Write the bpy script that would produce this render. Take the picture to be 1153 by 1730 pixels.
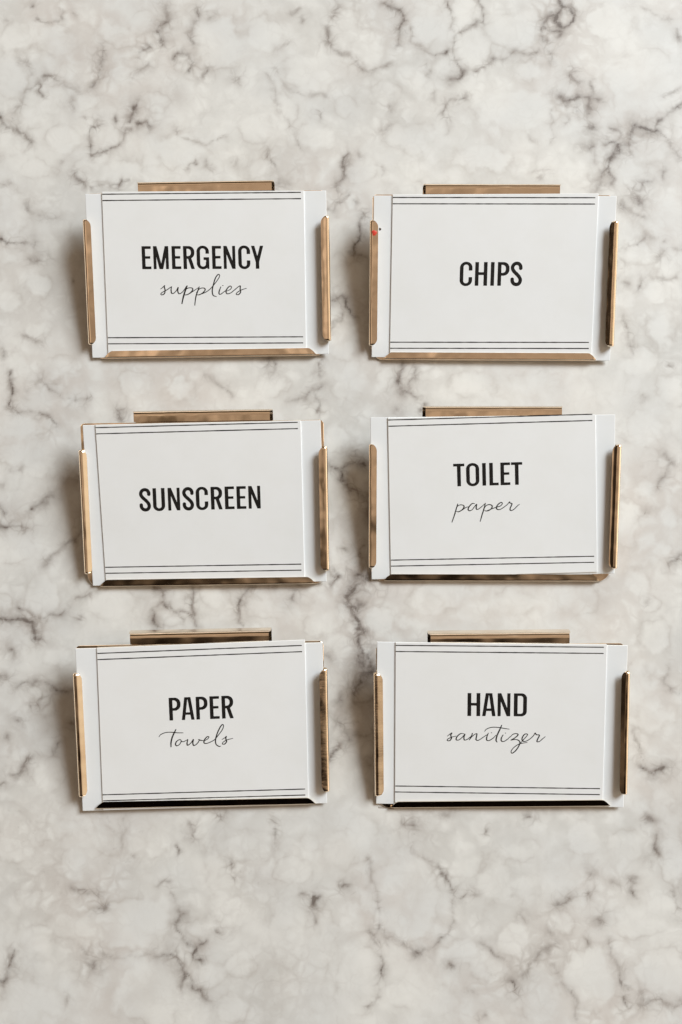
import bpy, math, random
import numpy as np
from mathutils import Matrix, Vector

for _o in list(bpy.data.objects):
    bpy.data.objects.remove(_o)
MM = 0.001
sc = bpy.context.scene

# ------------------------------------------------------------------ camera
cam_d = bpy.data.cameras.new('camera')
cam = bpy.data.objects.new('camera', cam_d)
sc.collection.objects.link(cam)
sc.camera = cam
PITCH = math.radians(4.812)
cam.location = (0, -0.400 * math.tan(PITCH), 0.400)
cam.rotation_euler = (PITCH, 0, 0)
cam_d.sensor_fit = 'VERTICAL'
cam_d.sensor_height = 24.0
cam_d.lens = 24.0 * 1820.0 / 1730.0
cam_d.clip_start = 0.01
cam_d.clip_end = 50

# ------------------------------------------------------------------ light of the room
LAMP_DIR = Vector((0.60, 0.49, 0.63)).normalized()
world = bpy.data.worlds.new('World')
sc.world = world
world.use_nodes = True
wn = world.node_tree.nodes
wl = world.node_tree.links
bg = wn['Background']
tc = wn.new('ShaderNodeTexCoord')


def w_dot(v):
    d = wn.new('ShaderNodeVectorMath'); d.operation = 'DOT_PRODUCT'
    d.inputs[1].default_value = Vector(v).normalized()
    wl.new(tc.outputs['Generated'], d.inputs[0])
    return d.outputs['Value']


def w_ramp(val, stops):
    r = wn.new('ShaderNodeValToRGB'); r.color_ramp.interpolation = 'EASE'
    wl.new(val, r.inputs[0])
    el = r.color_ramp.elements
    el[0].position, el[0].color = stops[0][0], (*stops[0][1], 1)
    el[1].position, el[1].color = stops[-1][0], (*stops[-1][1], 1)
    for p_, c_ in stops[1:-1]:
        k_ = el.new(p_); k_.color = (*c_, 1)
    return r.outputs[0]


def w_mix(mode, fac, a, b):
    m_ = wn.new('ShaderNodeMix'); m_.data_type = 'RGBA'; m_.blend_type = mode
    for s_, v_ in ((m_.inputs[0], fac), (m_.inputs[6], a), (m_.inputs[7], b)):
        if isinstance(v_, bpy.types.NodeSocket):
            wl.new(v_, s_)
        else:
            s_.default_value = v_
    return m_.outputs[2]


# stand-in room, shaped for the gold: pale walls low, dark band, warm ceiling
room = w_ramp(w_dot((0, 0, 1)), [(0.0, (2.2, 1.85, 1.5)), (0.12, (1.1, 0.88, 0.66)), (0.27, (0.16, 0.115, 0.078)), (0.50, (0.03, 0.02, 0.013)),
                                 (0.68, (0.06, 0.04, 0.025)), (0.93, (0.41, 0.30, 0.21)), (1.0, (0.45, 0.33, 0.235))])
clut = wn.new('ShaderNodeTexNoise'); clut.inputs['Scale'].default_value = 3.2; clut.inputs['Detail'].default_value = 4
wl.new(tc.outputs['Generated'], clut.inputs['Vector'])
clutter = w_ramp(clut.outputs['Fac'], [(0.36, (0.35, 0.33, 0.30)), (0.50, (0.9, 0.9, 0.9)), (0.64, (1.7, 1.7, 1.72))])
room = w_mix('MULTIPLY', 1.0, room, clutter)
# brighter walls around the window, plus an added glow right to brighten the rails
glow = w_ramp(w_dot(LAMP_DIR), [(0.70, (0, 0, 0)), (0.86, (0.08, 0.06, 0.045)), (1.0, (0.6, 0.53, 0.45))])
room = w_mix('ADD', 1.0, room, glow)
side = w_ramp(w_dot((0.86, -0.12, 0.50)), [(0.76, (0, 0, 0)), (0.90, (0.48, 0.37, 0.26)), (1.0, (0.85, 0.70, 0.52))])
room = w_mix('ADD', 1.0, room, side)
# the dark clothes of whoever stands over the counter with the camera
body = w_ramp(w_dot((0.0, -0.82, 0.57)), [(0.78, (1, 1, 1)), (0.92, (0.05, 0.04, 0.03)), (1.0, (0.04, 0.03, 0.02))])
room = w_mix('MULTIPLY', 1.0, room, body)
wl.new(room, bg.inputs['Color'])
bg.inputs['Strength'].default_value = 1.0

lamp_d = bpy.data.lights.new('window_light', 'AREA')
lamp_d.shape = 'RECTANGLE'
lamp_d.size = 1.25
lamp_d.size_y = 1.25
lamp_d.energy = 132.0
lamp_d.color = (0.875, 0.95, 1.0)
lamp = bpy.data.objects.new('window_light', lamp_d)
sc.collection.objects.link(lamp)
lamp.location = LAMP_DIR * 3.0
lamp.rotation_euler = LAMP_DIR.to_track_quat('Z', 'Y').to_euler()

sc.view_settings.view_transform = 'Standard'
sc.view_settings.look = 'None'
sc.view_settings.exposure = 0.0
sc.view_settings.gamma = 1.0
sc.render.engine = 'CYCLES'
sc.cycles.max_bounces = 8

# ------------------------------------------------------------------ measured data (millimetres)

PEBBLES = [(-128.0,168.9,6.2,10.0),(-101.5,168.9,6.2,5.3),(-110.9,159.9,5.8,5.8),(-119.3,151.6,4.0,3.6),(-106.4,143.4,6.2,5.8),(-126.4,142.5,5.8,5.3),(-90.8,144.3,4.9,4.4),(-71.4,156.6,4.9,3.6),(-76.5,190.3,4.9,4.0),(-47.7,182.7,9.3,10.0),(-60.5,174.6,2.4,2.7),(-61.6,138.9,8.9,7.1),(-72.4,134.5,3.6,3.1),(-84.9,171.3,5.6,4.0),(-64.1,152.3,3.3,3.1),(-97.2,158.5,4.4,2.2),(-109.1,182.7,7.6,5.8),(-125.2,185.1,5.8,5.8),(-88.5,185.1,6.7,4.9),(-96.6,130.7,6.7,3.6),(-117.1,131.9,6.2,3.1),(-81.9,130.7,6.7,4.4),(2.4,187.0,4.9,10.0),(8.8,179.1,6.2,7.1),(33.4,188.7,5.8,8.9),(47.9,194.6,4.4,6.2),(50.7,180.3,6.7,7.1),(39.0,172.7,4.0,3.1),(-10.2,169.6,11.1,7.8),(-22.0,155.6,4.0,8.9),(-14.0,143.4,5.8,4.9),(2.4,157.3,4.0,3.6),(-5.3,143.4,2.7,3.6),(7.1,131.9,4.9,4.9),(-33.0,132.1,4.4,2.7),(65.5,154.9,16.7,7.8),(74.4,171.3,5.3,4.0),(86.6,192.7,2.2,2.7),(92.4,158.0,2.2,3.1),(117.9,166.0,15.6,13.3),(118.8,140.1,7.1,6.2),(109.1,131.2,3.6,4.4),(102.2,136.8,2.7,3.6),(67.3,187.5,10.2,7.6),(104.0,189.8,8.9,6.7),(25.8,144.8,8.0,5.8),(55.2,135.4,11.1,4.9),(-29.0,185.1,6.7,6.7),(16.8,161.3,5.8,4.4),(-33.3,147.2,5.8,5.8),(32.5,130.7,8.9,4.4),(86.9,130.7,5.8,4.4),(-124.6,114.9,5.3,10.7),(-111.3,117.2,4.0,3.1),(-124.1,97.8,5.6,2.7),(-116.0,69.2,4.0,2.7),(-111.4,44.9,4.9,3.1),(-121.4,33.0,8.9,4.4),(-124.4,22.0,4.9,3.6),(-121.6,-2.2,3.1,2.2),(-121.3,-13.0,6.7,5.8),(-110.6,-30.8,6.7,6.7),(-121.6,-44.7,5.8,4.0),(-124.5,-33.0,2.7,2.7),(-124.8,79.9,5.3,4.4),(-116.0,86.8,4.4,4.4),(-106.3,54.8,6.7,4.0),(-122.0,57.1,3.1,2.7),(-112.1,16.7,4.9,3.6),(113.1,98.3,6.0,4.4),(120.3,108.9,4.9,4.4),(123.8,92.5,4.0,3.6),(119.8,84.7,5.3,4.4),(108.2,81.0,3.1,3.6),(110.0,130.7,4.0,3.6),(121.6,68.5,5.8,6.7),(112.4,57.1,5.8,5.3),(123.2,45.8,5.3,6.7),(112.9,32.3,6.7,5.8),(-46.3,-30.8,4.9,3.6),(-62.7,-39.5,3.6,2.7),(-27.7,-35.2,5.8,4.0),(-84.6,-34.1,10.0,5.6),(-5.8,-38.4,6.7,7.8),(35.8,-31.9,10.0,6.7),(3.0,48.1,6.7,4.9),(17.5,50.3,3.6,3.6),(-44.9,51.0,2.7,2.2),(49.8,48.1,8.9,4.4),(-77.2,48.1,6.7,4.0),(-61.6,45.8,6.2,3.6),(-26.0,48.1,5.3,4.0),(72.1,48.1,8.0,3.6),(13.9,-40.6,5.8,4.9),(62.1,-34.1,8.9,4.4),(88.4,-34.1,7.6,5.3),(24.8,-40.6,4.9,3.1),(-76.6,-149.5,16.0,8.4),(-67.9,-173.8,11.6,11.1),(-115.0,-177.3,6.7,8.9),(-117.5,-119.8,7.8,7.8),(-111.4,-140.7,4.9,4.4),(-96.3,-128.2,4.4,4.9),(-52.6,-151.5,4.9,3.1),(-46.3,-128.2,3.6,7.6),(-47.1,-167.7,4.9,3.6),(-105.5,-175.9,5.8,4.4),(-68.0,-121.9,4.9,3.6),(-110.2,-155.3,6.7,4.9),(-99.7,-149.0,5.3,4.4),(-85.3,-119.8,5.8,4.0),(-35.6,-144.9,4.4,5.8),(-39.6,-177.9,5.8,5.3),(-32.6,-121.9,8.0,4.9),(-19.5,-152.2,7.6,10.2),(22.6,-139.9,12.4,16.0),(7.2,-118.1,5.3,6.7),(6.1,-168.1,7.6,12.9),(-5.7,-150.1,3.1,4.0),(-1.4,-122.5,5.8,5.8),(-17.5,-129.8,5.3,4.9),(39.6,-158.8,4.0,2.7),(21.6,-173.8,7.6,4.0),(-35.9,-164.4,4.0,3.6),(-10.2,-121.0,3.1,2.7),(9.3,-140.7,3.1,5.3),(-9.9,-165.6,5.3,5.3),(34.7,-175.9,6.2,4.4),(62.0,-155.1,6.2,5.8),(54.6,-165.2,6.7,4.4),(70.7,-173.8,8.0,10.2),(89.3,-168.1,9.8,11.1),(87.2,-118.9,5.8,5.3),(102.8,-121.9,5.3,5.8),(79.2,-148.6,4.0,3.1),(91.1,-152.2,3.6,2.7),(114.7,-180.8,4.9,4.4),(115.1,-165.6,8.9,7.8),(120.0,-124.0,4.4,8.9),(55.6,-134.9,5.8,8.9),(76.4,-137.2,4.0,5.3),(45.4,-127.7,5.8,4.0),(65.4,-123.3,5.3,3.6),(42.1,-158.8,5.3,3.1),(116.5,-109.4,4.0,5.3),(107.6,-149.0,7.6,5.3),(69.2,-142.8,4.4,3.6),(113.0,9.5,4.0,3.1),(117.2,-46.3,5.3,6.7),(120.8,-14.3,3.1,2.2),(106.5,-5.5,4.0,8.9),(114.7,-76.7,7.8,4.9),(110.5,-25.3,5.3,4.4),(118.3,-105.0,4.4,3.6),(109.6,-62.3,3.6,5.3),(120.9,-1.1,4.0,4.4),(114.6,-34.1,3.1,2.7),(1.4,-1.1,5.3,10.0),(7.0,13.3,2.2,4.4),(5.1,-76.2,3.1,4.0),(-3.6,-68.7,3.6,5.8),(-0.3,-49.3,4.9,4.0),(5.3,89.1,3.6,6.7),(-0.3,96.0,2.7,5.8),(3.0,61.7,4.4,3.1),(-1.4,27.8,5.3,4.4),(-112.0,-79.4,4.4,4.0),(-116.6,-70.9,4.0,3.1),(-107.3,-96.5,5.8,5.3),(-118.3,-90.1,3.6,4.0),(-100.4,-115.6,7.6,3.1),(-106.1,-53.6,4.9,4.0)]
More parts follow.
